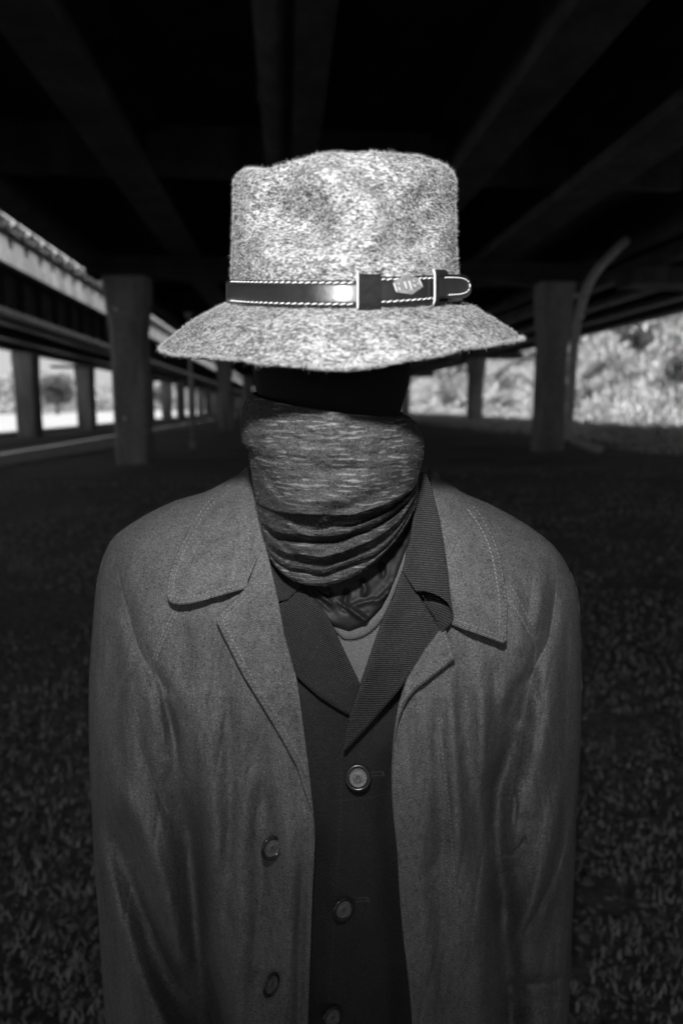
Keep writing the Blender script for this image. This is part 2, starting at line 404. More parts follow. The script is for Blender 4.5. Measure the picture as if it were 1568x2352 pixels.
# ------------------------------------------------------------------ person: body (one continuous mesh)
FEET = np.array([0.0, .79, 0.0])
def make_body():
    V = [(0,.79,.93),(0,.785,1.08),(0,.775,1.25),(0,.765,1.36),(0,.735,1.44),(0,.69,1.51),(0,.66,1.58),(0,.645,1.66),(0,.65,1.735)]
    Rr = [.12,.105,.115,.095,.055,.058,.07,.085,.07]
    E = [(i, i+1) for i in range(8)]
    def chain(root, pts, rad):
        last = root
        for p, r in zip(pts, rad): V.append(p); Rr.append(r); E.append((last, len(V)-1)); last = len(V)-1
    for s in (-1, 1):
        chain(3, [(s*.10,.775,1.39),(s*.185,.79,1.36),(s*.215,.815,1.12),(s*.205,.82,.92),(s*.195,.82,.86)], [.06,.052,.038,.027,.03])
        chain(0, [(s*.085,.79,.86),(s*.09,.785,.50),(s*.09,.80,.10),(s*.092,.79,.05),(s*.095,.69,.035)], [.085,.055,.038,.035,.03])
    me = bpy.data.meshes.new("person"); me.from_pydata([tuple(np.array(v)-FEET) for v in V], E, [])
    o = bpy.data.objects.new("person_build", me); COL.objects.link(o)
    sk = o.modifiers.new("s", 'SKIN'); sk.use_smooth_shade = True
    for i, r in enumerate(Rr): me.skin_vertices[0].data[i].radius = (r, r)
    me.skin_vertices[0].data[0].use_root = True
    su = o.modifiers.new("u", 'SUBSURF'); su.levels = 2; su.render_levels = 2
    dg = bpy.context.evaluated_depsgraph_get(); ev = o.evaluated_get(dg); m2 = bpy.data.meshes.new_from_object(ev)
    bpy.data.objects.remove(o)
    n = len(m2.vertices); co = np.empty(n*3); m2.vertices.foreach_get('co', co); co = co.reshape(-1, 3)+FEET
    # shape the head: oval skull, brow, nose, chin under black cloth that doubles as brim shade
    c = np.array([-.009, .635, 1.655])
    h = co[:, 2] > 1.545; rel = co-c
    dirn = rel/np.array([.073, .093, .115]); l = np.linalg.norm(dirn, axis=1)[:, None]+1e-9
    tgt = c+rel/l
    w = np.clip((co[:, 2]-1.545)/.04, 0, 1)[:, None]
    co = co*(1-w)+tgt*w
    fr = co[:, 1] < c[1]
    dx = co[:, 0]-c[0]; dz = co[:, 2]-1.63
    co[:, 1] -= np.where(fr & h, .012*np.exp(-.5*((dx/.010)**2+(dz/.016)**2)), 0)
    co[:, 1] += np.where(fr & h, .006*np.exp(-.5*(((np.abs(dx)-.030)/.012)**2+((dz-.022)/.010)**2)), 0)
    m2.vertices.foreach_set('co', (co-FEET).ravel()); m2.update()
    m2.materials.clear(); m2.materials.append(M_BODY)
    for p in m2.polygons: p.use_smooth = True
    o2 = bpy.data.objects.new("person", m2); COL.objects.link(o2); o2.location = FEET
    return o2
person = make_body()
tag(person, "faceless person in mottled felt hat, knitted neck gaiter, dark jacket and open trench coat", "person")

# ------------------------------------------------------------------ trench coat
coat = MB()
def remap(P, ks, ts):
    P = np.asarray(P, float); return P, np.interp(P[:, 1], ks, ts)
KL = ([1072,1145,1203,1276,1365,1510,3250], [1072,1170,1244,1310,1390,1510,3250])
KR = ([1076,1133,1192,1276,1365,1510,3250], [1076,1170,1250,1320,1390,1510,3250])
def sample(P, t, T):
    return np.stack([np.interp(T, t, P[:, 0]), np.interp(T, t, P[:, 1])], -1)
def half(SILp, OPENp, K, nx, flipx):
    A = smooth_pl(SILp, 500); B = smooth_pl(OPENp, 500)
    _, tA = remap(A, *K); tB = B[:, 1]
    T = np.concatenate([np.linspace(1074, 2420, 520), np.linspace(2424, 3240, 110)])
    a = sample(A, np.maximum.accumulate(tA), T); b = sample(B, np.maximum.accumulate(tB), T)
    u = np.linspace(0, 1, nx); u = (1-np.cos(u*np.pi/2))*.55+.45*u; u[0] = 0
    G = a[:, None, :]*(1-u)[None, :, None]+b[:, None, :]*u[None, :, None]
    Y = coatY(G[..., 0], G[..., 1])
    # rolled front edge
    de = np.hypot(*(G-b[:, None, :]).transpose(2, 0, 1)); Y = Y+.0016*np.clip(1-de/4, 0, 1)**2
    P = W(G[..., 0], G[..., 1], Y)
    coat.grid(P)
    # turned-back inner face of the front edge
    inn = [P[:, -1]]
    for k, dy in enumerate((.002, .004, .006, .012)):
        sh = (0, 1, 4, 45)[k]*(-1 if not flipx else 1)*np.clip((b[:, 1]-1230)/120, 0, 1)
        inn.append(W(b[:, 0]+sh, b[:, 1], Y[:, -1]+dy))
    coat.grid(np.stack(inn, 1))
    return P[:, 0]
sl_ = half(SIL_L, OPEN_L, KL, 190, False)
sr_ = half(SIL_R, OPEN_R, KR, 190, True)
# back of the coat, joining the two side lines
n = min(len(sl_), len(sr_)); rows = []
for i in range(0, n):
    a, b = sl_[i], sr_[i]; row = []
    for t in np.linspace(0, 1, 41):
        p = a*(1-t)+b*t; D = .115*np.clip((1.52-p[2])/.08, .15, 1)
        q_ = np.clip((p[2]-1.38)/.08, 0, 1); p = p+np.array([0, D*np.sin(np.pi*t)**.55, -.045*q_*np.sin(np.pi*t)**.4]); row.append(p)
    rows.append(row)
coat.grid(np.array(rows), flip=True)
cY = lambda off: (lambda x, y: coatY(x, y)-off)
for ln in ([(398,1405),(376,1450),(358,1492),(349,1520)], [(406,1408),(385,1450),(366,1492),(357,1525)]):
    stitches(coat, ln, cY(.0003), 5, 4.5, 1.2)
for ln in ([(1172,1345),(1196,1388),(1216,1424),(1234,1452)], [(1166,1372),(1189,1408),(1208,1442),(1218,1462)], [(1000,1590),(1012,1700),(1030,1850),(1042,2000),(1052,2100)]):
    stitches(coat, ln, cY(.0003), 5, 5, 1.1)
trench = coat.build("trench_coat", [M_COAT, M_STITCH], person)

def seamless_wrinkle(px, py, s=1.0):
    return s*(.0012*vnoise(px/26+py/60, py/30-px/80, 11)+.0007*vnoise(px/11, py/12, 12)+.0003*vnoise(px/5, py/5, 13))
# left collar
CL = [(568,1071),(578,1119),(590,1170),(604,1215),(608,1240),(600,1262),(590,1283),(578,1312),(569,1334),(565,1350),(535,1360),(488,1373),(453,1383),(418,1389),(396,1386),(386,1376),(382,1356),(387,1322),(399,1283),(418,1244),(438,1205),(463,1162),(490,1134),(514,1110),(546,1089)]
CL_edge = [(560,1351),(535,1360),(488,1373),(453,1383),(418,1389),(396,1386),(386,1376),(382,1356),(387,1322),(399,1283),(418,1244),(438,1205),(463,1162),(490,1134)]
def collL(px, py):
    de, _, _ = seg_dist(px, py, CL_edge)
    neck, _, _ = seg_dist(px, py, [(568,1071),(590,1170),(608,1240),(569,1334)])
    hem = .0011*np.exp(-.5*((de-9)/5)**2)*(1+.5*vnoise(px/7, py/7, 21))
    up = np.clip((py-1090)/120, 0, 1)
    lift = .003+.020*np.clip((py-1230)/150, 0, 1)*np.clip((575-px)/60, .25, 1)+.006*np.clip(1-neck/60, 0, 1)
    return coatY(px, py, False)-lift*(.25+.75*up)-hem+seamless_wrinkle(px, py, 1.2)+folds(px, py, [([(430,1290),(480,1250),(520,1200)], 9, .002, 'se'), ([(480,1330),(520,1290),(560,1270)], 9, -.0015, 'se'), ([(440,1180),(500,1230),(560,1320)], 10, .0012, 'se')])
mb = MB(); flap(mb, smooth_pl(CL+[CL[0]], 170)[:-1], collL, .003, 4.2)
stitches(mb, offset_pl(CL_edge, 5), collL, 5.5, 4.5, 1.2); stitches(mb, offset_pl(CL_edge, 15), collL, 5.5, 4.5, 1.1)
mb.build("collar", [M_COAT, M_STITCH], trench)
# left lapel
LLout = [(568,1346),(540,1376),(508,1406),(496,1420),(497,1430),(515,1466),(559,1553),(588,1600),(617,1647),(646,1697),(663,1728),(680,1758),(690,1792),(703,1832),(714,1862)]
LLin = [(720,1871),(712,1793),(705,1736),(696,1666),(688,1608),(682,1565),(668,1514),(652,1455),(639,1381),(629,1338),(617,1283),(607,1244),(590,1285)]
def lapL(px, py):
    roll, _, _ = seg_dist(px, py, OPEN_L[3:15]); de, _, _ = seg_dist(px, py, LLout)
    hem = .0010*np.exp(-.5*((de-8)/4)**2)*(1+.6*vnoise(px/7, py/7, 22))
    k = np.clip((1870-py)/250, 0, 1)
    return coatY(px, py, False)-(.0045+.0110*k+.003*k*np.exp(-(roll/25)**2))-hem+seamless_wrinkle(px, py)+.0015*vnoise(px/45, py/160, 23)+folds(px, py, [([(640,1440),(640,1600),(670,1720)], 16, .002, 'se')])
mb = MB(); flap(mb, np.array(LLout+LLin), lapL, .003, 4.2)
e = LLout[3:]
stitches(mb, offset_pl(e, -4.5), lapL, 5.5, 4.5, 1.3); stitches(mb, offset_pl(e[:-2], -16), lapL, 5.5, 4.5, 1.3)
e = [(560,1358),(540,1376),(508,1406),(498,1418)]
stitches(mb, offset_pl(e, -5), lapL, 5, 4, 1.1); stitches(mb, offset_pl(e, -15), lapL, 5, 4, 1.1)
mb.build("lapel", [M_COAT, M_STITCH], trench)
# right collar
CR = [(984,1075),(1000,1081),(1012,1100),(1038,1116),(1066,1134),(1086,1156),(1109,1187),(1132,1229),(1148,1276),(1159,1338),(1165,1393),(1164,1440),(1163,1472),(1155,1478),(1109,1461),(1062,1445),(1033,1433),(1040,1412),(1034,1365),(1027,1307),(1021,1256),(1011,1197),(995,1135)]
CR_edge = [(1033,1433),(1062,1445),(1109,1461),(1155,1478)]
CR_edge2 = [(1163,1472),(1164,1440),(1165,1393),(1159,1338),(1148,1276),(1132,1229),(1109,1187),(1086,1156)]
def collR(px, py):
    d1, _, _ = seg_dist(px, py, CR_edge); d2, _, _ = seg_dist(px, py, CR_edge2); de = np.minimum(d1, d2)
    hem = .0010*np.exp(-.5*((de-9)/5)**2)*(1+.5*vnoise(px/7, py/7, 24))
    up = np.clip((py-1090)/120, 0, 1)
    return coatY(px, py, False)-(.0055+.019*np.clip((py-1330)/140, 0, 1)*np.clip((px-1020)/60, .3, 1))*(.25+.75*up)-hem+seamless_wrinkle(px, py, 1.0)
mb = MB(); flap(mb, np.array(CR), collR, .003, 4.2)
stitches(mb, offset_pl(CR_edge, -5), collR, 5, 4.5, 1.0); stitches(mb, offset_pl(CR_edge[:-1]+[(1140,1472)], -15), collR, 5, 4.5, 1.0)
stitches(mb, offset_pl(CR_edge2, -3.5), collR, 5.5, 4.5, 1.1); stitches(mb, offset_pl(CR_edge2[1:], -18), collR, 6, 4, 1.7)
mb.build("collar", [M_COAT, M_STITCH], trench)
# right lapel
LR = [(1021,1440),(1033,1476),(1044,1514),(1015,1537),(984,1561),(955,1583),(937,1604),(925,1627),(914,1658),(906,1697),(900,1740),(905,1680),(915,1620),(935,1560),(975,1495),(1005,1455)]
def lapR(px, py):
    de, _, _ = seg_dist(px, py, LR[2:11]); k = np.clip((1740-py)/180, 0, 1)
    return coatY(px, py, False)-(.003+.010*k)-.0010*np.exp(-.5*((de-8)/4)**2)+seamless_wrinkle(px, py)
mb = MB(); flap(mb, np.array(LR), lapR, .003, 4.0)
stitches(mb, offset_pl(LR[2:9], 6), lapR, 5, 4, 1.2); stitches(mb, offset_pl([(1022,1448),(1033,1476),(1043,1510)], 6), lapR, 5, 4, 1.2)
mb.build("lapel", [M_COAT, M_STITCH], trench)

# ------------------------------------------------------------------ buttons
def button(c, nrm, r, parent, name="button"):
    nrm = np.array(nrm, float); nrm /= np.linalg.norm(nrm)
    a = np.cross(nrm, [0, 0, 1.]); a /= np.linalg.norm(a); b = np.cross(a, nrm)
    prof = [(0,.35),(.10,.35),(.16,.5),(.24,.5),(.30,.3),(.60,.28),(.68,.42),(.74,.75),(.84,1.0),(.93,.9),(1.0,.5),(.98,.0),(.8,-.35),(0,-.4)]
    th = np.linspace(0, 2*np.pi, 40, endpoint=False); t = .0022
    rings = []
    for q, h in prof: rings.append(np.array(c)+nrm*h*t+max(q, 1e-3)*r*(np.cos(th)[:, None]*a+np.sin(th)[:, None]*b))
    mb = MB(); R_ = np.array(rings); mb.grid(R_[:7], 1, wrap=True); mb.grid(R_[6:], 0, wrap=True)
    for k in range(4):  # four thread holes with thread across
        an = math.pi/4+k*math.pi/2; p = np.array(c)+nrm*t*.52+(math.cos(an)*a+math.sin(an)*b)*r*.13
        mb.tube([p-nrm*.0003, p+nrm*.0002], r*.055, 8, 2)
    mb.tube([np.array(c)+nrm*t*.5+(a+b)*r*.1, np.array(c)+nrm*t*.8, np.array(c)+nrm*t*.5-(a+b)*r*.1], r*.035, 6, 3)
    # shank threads that hold it off the cloth
    mb.tube([np.array(c)-nrm*t*.4, np.array(c)-nrm*t*2.4], r*.12, 8, 3)
    return mb.build(name, [M_BTN, M_BTN2, M_BODY, M_JSTITCH], parent)
for (x, y, r, nv) in ((624,1948,.0122,(.50,-.84,.12)), (622,2262,.0122,(.76,-.62,.08))):
    button(W(x, y, float(coatY(np.array([x]), np.array([y]))[0])-.0105)[()], nv, r, trench)

# ------------------------------------------------------------------ dark jacket
def jackY(px, py):
    return body0(px, py)+.010+.0022*vnoise(px/60, py/220, 31)+.0008*vnoise(px/22, py/40, 32)+.0003*vnoise(px/7, py/7, 33)+folds(px, py, [([(905,1760),(895,1900),(915,2100),(930,2352)], 22, .012, ''), ([(840,1850),(850,2000),(845,2200)], 20, -.004, 'se'), ([(735,1900),(728,2200)], 10, .003, 'se')])
mb = MB()
# under-panel, buttoned side lies behind
pl = [(600,1225),(640,1290),(690,1340),(740,1420),(775,1500),(815,1590),(830,1700),(830,3100),(620,3100),(640,1700),(600,1400)]
flap(mb, np.array(pl), lambda x, y: jackY(x, y)+.004, .002, 9)
pr = [(960,1100),(985,1180),(1040,1300),(1045,1430),(1000,1600),(980,1760),(1000,2000),(1030,2352),(1060,3100),(735,3100),(745,2122),(758,1960),(760,1882),(760,1794),(768,1747),(787,1715),(803,1660),(850,1560),(890,1450),(925,1330),(945,1220)]
flap(mb, np.array(pr), jackY, .0025, 7)
stitches(mb, [(782,1764),(781,1880),(770,2080),(755,2300)], jackY, 5, 5, 1.1)
stitches(mb, [(763,1841),(800,1838),(850,1832),(900,1820)], jackY, 4, 3.5, 1.6)
stitches(mb, [(700,1785),(725,1795),(757,1803)], lambda x, y: jackY(x, y)+.004, 4, 3.5, 1.4)
# buttonholes
for (x, y) in ((852,1779), (818,2068)):
    for dy in (-4, 4): stitches(mb, [(x, y+dy), (x+28, y+dy-2)], jackY, 2.2, 1.2, 2.6, .0006, raw=True)
    stitches(mb, [(x+26, y-6), (x+29, y+5)], jackY, 5, 1, 4, .0006, raw=True)
jacket = mb.build("jacket", [M_JACK, M_JSTITCH], person)
# left lapel of the jacket
def jl(px, py):
    e, _, _ = seg_dist(px, py, [(608,1235),(640,1270),(680,1330),(750,1410),(827,1572)])
    return body0(px, py)+.001-.004*np.exp(-(e/22)**2)+.0014*vnoise(px/50, py/50, 34)+.0004*vnoise(px/9, py/9, 35)
mb = MB()
flap(mb, np.array([(659,1381),(690,1352),(712,1374),(750,1412),(770,1450),(792,1500),(814,1545),(827,1573),(805,1644),(793,1639),(760,1619),(731,1600),(700,1573),(680,1553),(640,1520),(610,1400),(640,1388)]), jl, .0025, 4.5)
stitches(mb, [(686,1545),(731,1585),(790,1622)], jl, 5, 5, .9)
mb.build("lapel", [M_JACK, M_JSTITCH], jacket)
mb = MB()
flap(mb, np.array([(598,1200),(608,1232),(625,1254),(640,1272),(662,1302),(690,1350),(660,1377),(636,1383),(600,1380),(590,1250)]), lambda x, y: jl(x, y)-.0015, .0025, 4.5)
mb.build("collar", [M_JACK, M_JSTITCH], jacket)
# right lapel
JRin = [(925,1311),(902,1377),(878,1424),(855,1490),(827,1573),(803,1645),(790,1700),(788,1724)]
JRout = [(796,1721),(835,1680),(874,1635),(910,1593),(945,1549),(985,1500),(1010,1460),(1015,1451)]
def jr(px, py):
    ei, _, _ = seg_dist(px, py, JRin); eo, _, _ = seg_dist(px, py, JRout)
    k = np.clip((1730-py)/200, 0, 1)
    return body0(px, py)-.006-.018*k-.005*np.exp(-(ei/26)**2)+.0012*vnoise(px/50, py/50, 36)-.0006*np.exp(-.5*((eo-8)/4)**2)+.0004*vnoise(px/9, py/9, 37)
mb = MB(); flap(mb, np.array(JRin+JRout+[(1000,1431),(984,1404),(966,1376),(952,1354),(938,1330)]), jr, .003, 4.2)
stitches(mb, offset_pl(JRout, -8), jr, 5, 5, .9); stitches(mb, offset_pl([(1008,1445),(984,1404),(952,1354),(928,1318)], 8), jr, 5, 4, 1)
mb.build("lapel", [M_JACKR, M_JSTITCH], jacket)
# right collar: rises beside the neck, folds over, its end curling away
JC = [(957,1092),(966,1085),(978,1086),(988,1110),(996,1136),(1004,1168),(1011,1198),(1021,1256),(1028,1307),(1034,1365),(1040,1408),(1036,1400),(1028,1385),(1012,1372),(992,1362),(972,1358),(955,1358),(940,1336),(925,1311),(934,1262),(941,1243),(950,1180),(954,1130)]
def jc(px, py):
    d, _, _ = seg_dist(px, py, [(952,1359),(992,1362),(1020,1378),(1040,1410)])
    ii, _, _ = seg_dist(px, py, [(957,1092),(954,1130),(941,1243),(925,1311)])
    k = np.clip((py-1200)/160, 0, 1)
    return body0(px, py)-.014-.022*k-.004*np.exp(-(ii/20)**2)+.0012*vnoise(px/40, py/70, 38)+.0005*vnoise(px/9, py/9, 39)
mb = MB(); flap(mb, np.array(JC), jc, .003, 4.2)
# the curled end: a strip that rolls back under the collar to the lapel notch
c1 = smooth_pl([(1040,1406),(1041,1418),(1034,1432),(1015,1452)], 24); c2 = smooth_pl([(1022,1380),(1010,1392),(1002,1410),(998,1428)], 24); c3 = smooth_pl([(985,1362),(972,1376),(975,1392),(984,1404)], 24)
r1 = W(c1[:, 0], c1[:, 1], jc(c1[:, 0], c1[:, 1])+.001); r2 = W(c2[:, 0], c2[:, 1], body0(c2[:, 0], c2[:, 1])-.012); r3 = W(c3[:, 0], c3[:, 1], body0(c3[:, 0], c3[:, 1])-.002)
tt = np.linspace(0, 1, 14)[None, :, None]
G = (1-tt)**2*r1[:, None]+2*tt*(1-tt)*r2[:, None]+tt*tt*r3[:, None]
mb.grid(G); mb.grid(G+np.array([0, .0025, 0]), flip=True)
mb.build("collar", [M_JACKR, M_JSTITCH], jacket)
for (x, y, r, nv) in ((822,1787,.0132,(-.02,-.85,.45)), (788,2089,.0128,(.48,-.86,.10)), (762,2338,.0128,(.5,-.8,.1))):
    button(W(x, y, float(jackY(np.array([x]), np.array([y]))[0])-.0075), nv, r, jacket)

# ------------------------------------------------------------------ shirt and satin neck cloth
mb = MB()
flap(mb, np.array([(745,1405),(775,1455),(800,1468),(840,1456),(872,1430),(892,1390),(930,1270),(975,1300),(930,1500),(850,1700),(790,1650),(740,1500)]), lambda x, y: body0(x, y)+.021+.0012*vnoise(x/20, y/70, 41), .002, 6)
# ribbed neckband as a raised strip
bi = smooth_pl([(752,1412),(775,1430),(800,1436),(835,1426),(872,1388),(905,1318),(935,1235),(950,1165),(957,1105)], 120)
bo = smooth_pl([(752,1422),(776,1456),(800,1469),(842,1457),(880,1418),(916,1335),(946,1247),(960,1170),(965,1105)], 120)
u = np.linspace(0, 1, 12)[None, :, None]; G2 = bi[:, None]*(1-u)+bo[:, None]*u
Yb = body0(G2[..., 0], G2[..., 1])+.016-.0025*np.sin(np.pi*np.linspace(0, 1, 12))[None]**.5-.012*np.clip((1400-G2[..., 1])/250, 0, 1)
mb.grid(W(G2[..., 0], G2[..., 1], Yb), 1)
stitches(mb, offset_pl(bo[:80], 3), lambda x, y: body0(x, y)+.0185-.012*np.clip((1400-y)/250, 0, 1), 4, 3, 1.3, mi=1, raw=True)
mb.build("undershirt", [M_SHIRT, M_RIB], person)
def satY(px, py):
    f = folds(px, py, [([(800,1350),(792,1380),(800,1400)], 4.2, .005, 'se'), ([(825,1330),(838,1352),(832,1375)], 4.2, -.004, 'se'), ([(872,1290),(880,1312),(876,1330)], 3.5, .006, 'se'),
      ([(700,1340),(750,1375),(800,1398),(840,1425)], 4.9, -.006, 's'), ([(720,1345),(770,1385),(812,1412)], 3.5, .005, 'se'), ([(850,1390),(880,1370),(915,1330),(930,1300)], 4.2, -.004, 'se'),
      ([(800,1395),(830,1385),(870,1375)], 3.5, -.003, 'se'), ([(680,1320),(720,1365),(770,1410)], 4.2, .003, 'se'), ([(750,1350),(760,1370)], 3.5, .003, 'se')])
    return body0(px, py)+.004-.004*np.clip((1400-py)/300, 0, 1)+1.3*f+.0008*vnoise(px/14, py/14, 42)
mb = MB(); flap(mb, np.array([(590,1180),(640,1290),(690,1350),(730,1400),(760,1432),(800,1446),(836,1432),(876,1392),(910,1320),(940,1240),(960,1120),(960,1040),(600,1040)]), satY, .002, 4)
mb.build("neck_cloth", M_SATIN, person)

# ------------------------------------------------------------------ neck gaiter
yf = np.concatenate([np.linspace(944, 1180, 100), np.linspace(1182, 1338, 130)])  # top edge cut along the brim's shadow line, black head above it
Lx = np.interp(yf, [944,950,960,975,995,1020,1048,1068,1084,1110,1160,1215,1275,1338], [580,570,562,555,551,551,556,572,570,577,582,592,600,606])
Ly = np.interp(yf, [944,950,965,1010,1060,1110,1160,1215,1275,1338], [902,910,928,976,1026,1072,1120,1168,1198,1222])
Rx = np.interp(yf, [944,950,965,1010,1060,1110,1160,1200,1275,1338], [925,940,956,974,972,965,960,958,958,958])
Ry = np.interp(yf, [944,950,965,1010,1060,1110,1160,1200,1275,1338], [950,956,972,1008,1044,1074,1096,1106,1126,1150])
_Yk = ([880,905,960,1060,1150,1182,1190,1198,1206,1216,1227,1234,1241,1252,1272,1282,1290,1298,1306,1313,1322,1331,1338],
                    [.528,.526,.522,.525,.532,.538,.556,.578,.574,.563,.567,.585,.594,.578,.580,.594,.608,.598,.602,.616,.612,.612,.618])
ph = np.radians(np.linspace(-92, 92, 260)); S = np.sin(ph); Cc = np.clip(np.cos(ph), 0, 1)
px = (Lx+Rx)[:, None]/2+((Rx-Lx)/2)[:, None]*S[None]
cx_f = np.interp(yf, [1180, 1338], [.0, -.12])
mid = Ly[:, None]+(Ry-Ly)[:, None]*(1+S[None])/2
pw = np.interp(yf, [900, 1150, 1338], [.9, 1.0, 1.25])[:, None]
Cs = np.clip(np.cos(ph[None]+.12*(yf[:, None] > 1150)*np.clip((yf[:, None]-1150)/100, 0, 1)), 0, 1)
py = mid+(yf[:, None]-mid.mean(1, keepdims=True))*Cs**pw
Yc = np.interp(yf, [880, 1060, 1180, 1338], [.632, .635, .66, .675])[:, None]
smooth_front = np.interp(yf, [880, 1060, 1180, 1338], [.528, .525, .552, .616])[:, None]
warp = 9*vnoise(np.degrees(ph)[None]/34+3, yf[:, None]/60, 55)+5*vnoise(np.degrees(ph)[None]/13, yf[:, None]/40, 56)
warp = warp*np.clip((yf[:, None]-1165)/40, 0, 1)*np.clip((1336-yf[:, None])/14, 0, 1)
Yfr = np.interp(np.clip(yf[:, None]+warp, 880, 1338), *_Yk)
foldpart = (Yfr-smooth_front)*(1.0+.3*vnoise(np.degrees(ph)[None]/25, yf[:, None]/25, 57))
wr = np.interp(np.degrees(ph), [-90,-60,-30,10,60,85,92], [.0,.55,.85,1.0,.8,.35,.1])[None]
Y = Yc-(Yc-smooth_front)*Cc[None]**.85+foldpart*wr
# the upper fold only opens on the wearer's left
up_f = np.clip((yf[:, None]-1178)/6, 0, 1)*np.clip((1216-yf[:, None])/8, 0, 1)
Y = Y-up_f*foldpart*wr*np.clip((5-np.degrees(ph)[None])/30, 0, .9)
# diagonal tension wrinkles, nose and cheek relief
X_, Y_ = px, py
Y = Y+folds(X_, Y_, [([(560,1045),(600,1080),(640,1130),(660,1180)], 9, .0035, 'e'), ([(572,1100),(610,1140),(640,1180)], 7, .0025, 'se'), ([(960,1075),(900,1110),(830,1150),(760,1180)], 10, .003, 's'),
    ([(965,1050),(900,1075),(830,1100)], 10, .0022, 'se'), ([(765,900),(770,1010)], 26, -.011, ''), ([(690,1085),(770,1078),(850,1088)], 12, .0035, 'se'), ([(660,985),(640,1060)], 26, .004, 'se'), ([(880,1000),(890,1060)], 26, .004, 'se'), ([(600,960),(598,1010)], 14, -.003, 'se'),
    ([(940,1150),(900,1210),(840,1255),(780,1275)], 6, .004, 'se'), ([(620,1215),(660,1260),(700,1290)], 6, .005, 'se'), ([(640,1190),(690,1225),(740,1250)], 6, -.004, 'se'),
    ([(552,1042),(566,1050),(578,1056)], 6, .012, '')])
Y = Y+.0012*vnoise(px/40, py/12, 51)+.0007*vnoise(px/14, py/7, 52)+.0004*vnoise(px/5, py/5, 53)
G = W(px, py, Y)
mb = MB(); mb.grid(G)
# round the back of the neck
ls, rs = G[:, 0], G[:, -1]; rows = []
for i in range(len(yf)):
    a, b = ls[i], rs[i]; rows.append([a*(1-t)+b*t+np.array([0, .085*math.sin(math.pi*t)**.6, .03*math.sin(math.pi*t)]) for t in np.linspace(0, 1, 30)])
mb.grid(np.array(rows), flip=True)
mb.grid(np.stack([G[-1], G[-1]+np.array([0, .002, -.001]), G[-1]+np.array([0, .006, .006])], 0))
# loose fibres standing off the knit
def fuzz(mb, Pts, Nn, count, ln, wd, mi, down=0.0):
    idx = rng.integers(0, len(Pts), count); p = Pts[idx]; nn = Nn[idx]
    d = nn+rng.normal(0, .7, (count, 3)); d[:, 2] -= down; d /= np.linalg.norm(d, axis=1)[:, None]
    L = rng.uniform(.4, 1, (count, 1))*ln; side = np.cross(d, rng.normal(0, 1, (count, 3))); side /= np.linalg.norm(side, axis=1)[:, None]+1e-9
    bend = side*0; b2 = rng.normal(0, .35, (count, 3))
    a = p-side*wd*.5; b = p+side*wd*.5; m1 = p+d*L*.55+side*wd*.4; m0 = p+d*L*.55-side*wd*.4; t = p+(d+b2)*L
    V = np.stack([a, b, m1, m0, t], 1).reshape(-1, 3); k = np.arange(count)[:, None]*5
    F = np.concatenate([k+np.array([[0,1,2,3]])]).tolist(); F2 = (k+np.array([[3,2,4]])).tolist()
    mb.add(V, F+F2, mi, False)
Nn = np.cross(np.gradient(G, axis=0), np.gradient(G, axis=1)); Nn /= np.linalg.norm(Nn, axis=2)[..., None]+1e-12
if Nn[100, 130, 1] > 0: Nn = -Nn
fuzz(mb, G.reshape(-1, 3), Nn.reshape(-1, 3), 7000, .0016, .00022, 1)
mb.build("neck_gaiter", [M_GAIT, fabric("gaiter_fibre", .16, bumpd=.0001)], person)

# ------------------------------------------------------------------ hat
HC = np.array([.0025, .615]); HA, HB = .0985, .110
def ringpt(phi, a, b, z): return np.stack([HC[0]+a*np.sin(phi), HC[1]-b*np.cos(phi), z], -1)
phi = np.linspace(-np.pi, np.pi, 360, endpoint=False)
def ztilt(zs, phi, k=.19, b=HB): return zs-k*b*np.cos(phi)
mb = MB(); rows = []
zb = 1.6905; H = .111
tilt_top = .13
for t in np.linspace(0, 1, 90):   # wall and rounded shoulder
    if t < .8:
        s = t/.8; a = HA*(1-.055*s-.010*math.sin(math.pi*s)); b = HB*(1-.16*s); z = zb+H*.84*s; k = .19
    else:
        s = (t-.8)/.2*math.pi/2; a = HA*.945-.016*(1-math.cos(s)); b = HB*.84-.016*(1-math.cos(s)); z = zb+H*.84+.014*math.sin(s); k = .19
    k = .19*(1-t)+tilt_top*t
    zz = z-k*HB*np.cos(phi)
    # front-left edge of the crown stands lower, front-right ridge higher
    zz = zz-(.0030*np.exp(-.5*((phi+.85)/.35)**2)-.002*np.exp(-.5*((phi-.35)/.45)**2)-.009*np.exp(-.5*((phi+2.2)/.6)**2)-.0025*np.sin(phi))*t**2
    rows.append(ringpt(phi, a, b, zz))
for t in np.linspace(.02, 1, 40):   # the top with its long crease
    s = 1-t; a = (HA*.945-.016)*s; b = (HB*.84-.016)*s
    zz = zb+H*.84+.014-tilt_top*HB*np.cos(phi)*s-(.0030*np.exp(-.5*((phi+.85)/.35)**2)-.002*np.exp(-.5*((phi-.35)/.45)**2)-.009*np.exp(-.5*((phi+2.2)/.6)**2)-.0025*np.sin(phi))*s
    x = a*np.sin(phi)
    zz = zz-.028*np.exp(-.5*(x/.028)**2)*(1-s**3)
    rows.append(ringpt(phi, np.maximum(a, 1e-4), np.maximum(b, 1e-4), zz))
C = np.array(rows)
fr = C[..., 1] < HC[1]+.02
pxx, pyy = PX(C)
disp = folds(pxx, pyy, [([(585,440),(680,500),(770,510)], 36, .017, 'se'), ([(650,395),(760,425),(850,500),(835,620)], 34, -.013, 'se'), ([(560,560),(640,600),(720,600)], 30, -.006, 'se'),
   ([(950,420),(975,500),(960,600)], 32, .009, 'se'), ([(880,400),(900,500),(900,600)], 26, .003, 'se'), ([(575,392),(640,384),(735,368)], 7, .006, 'se')])
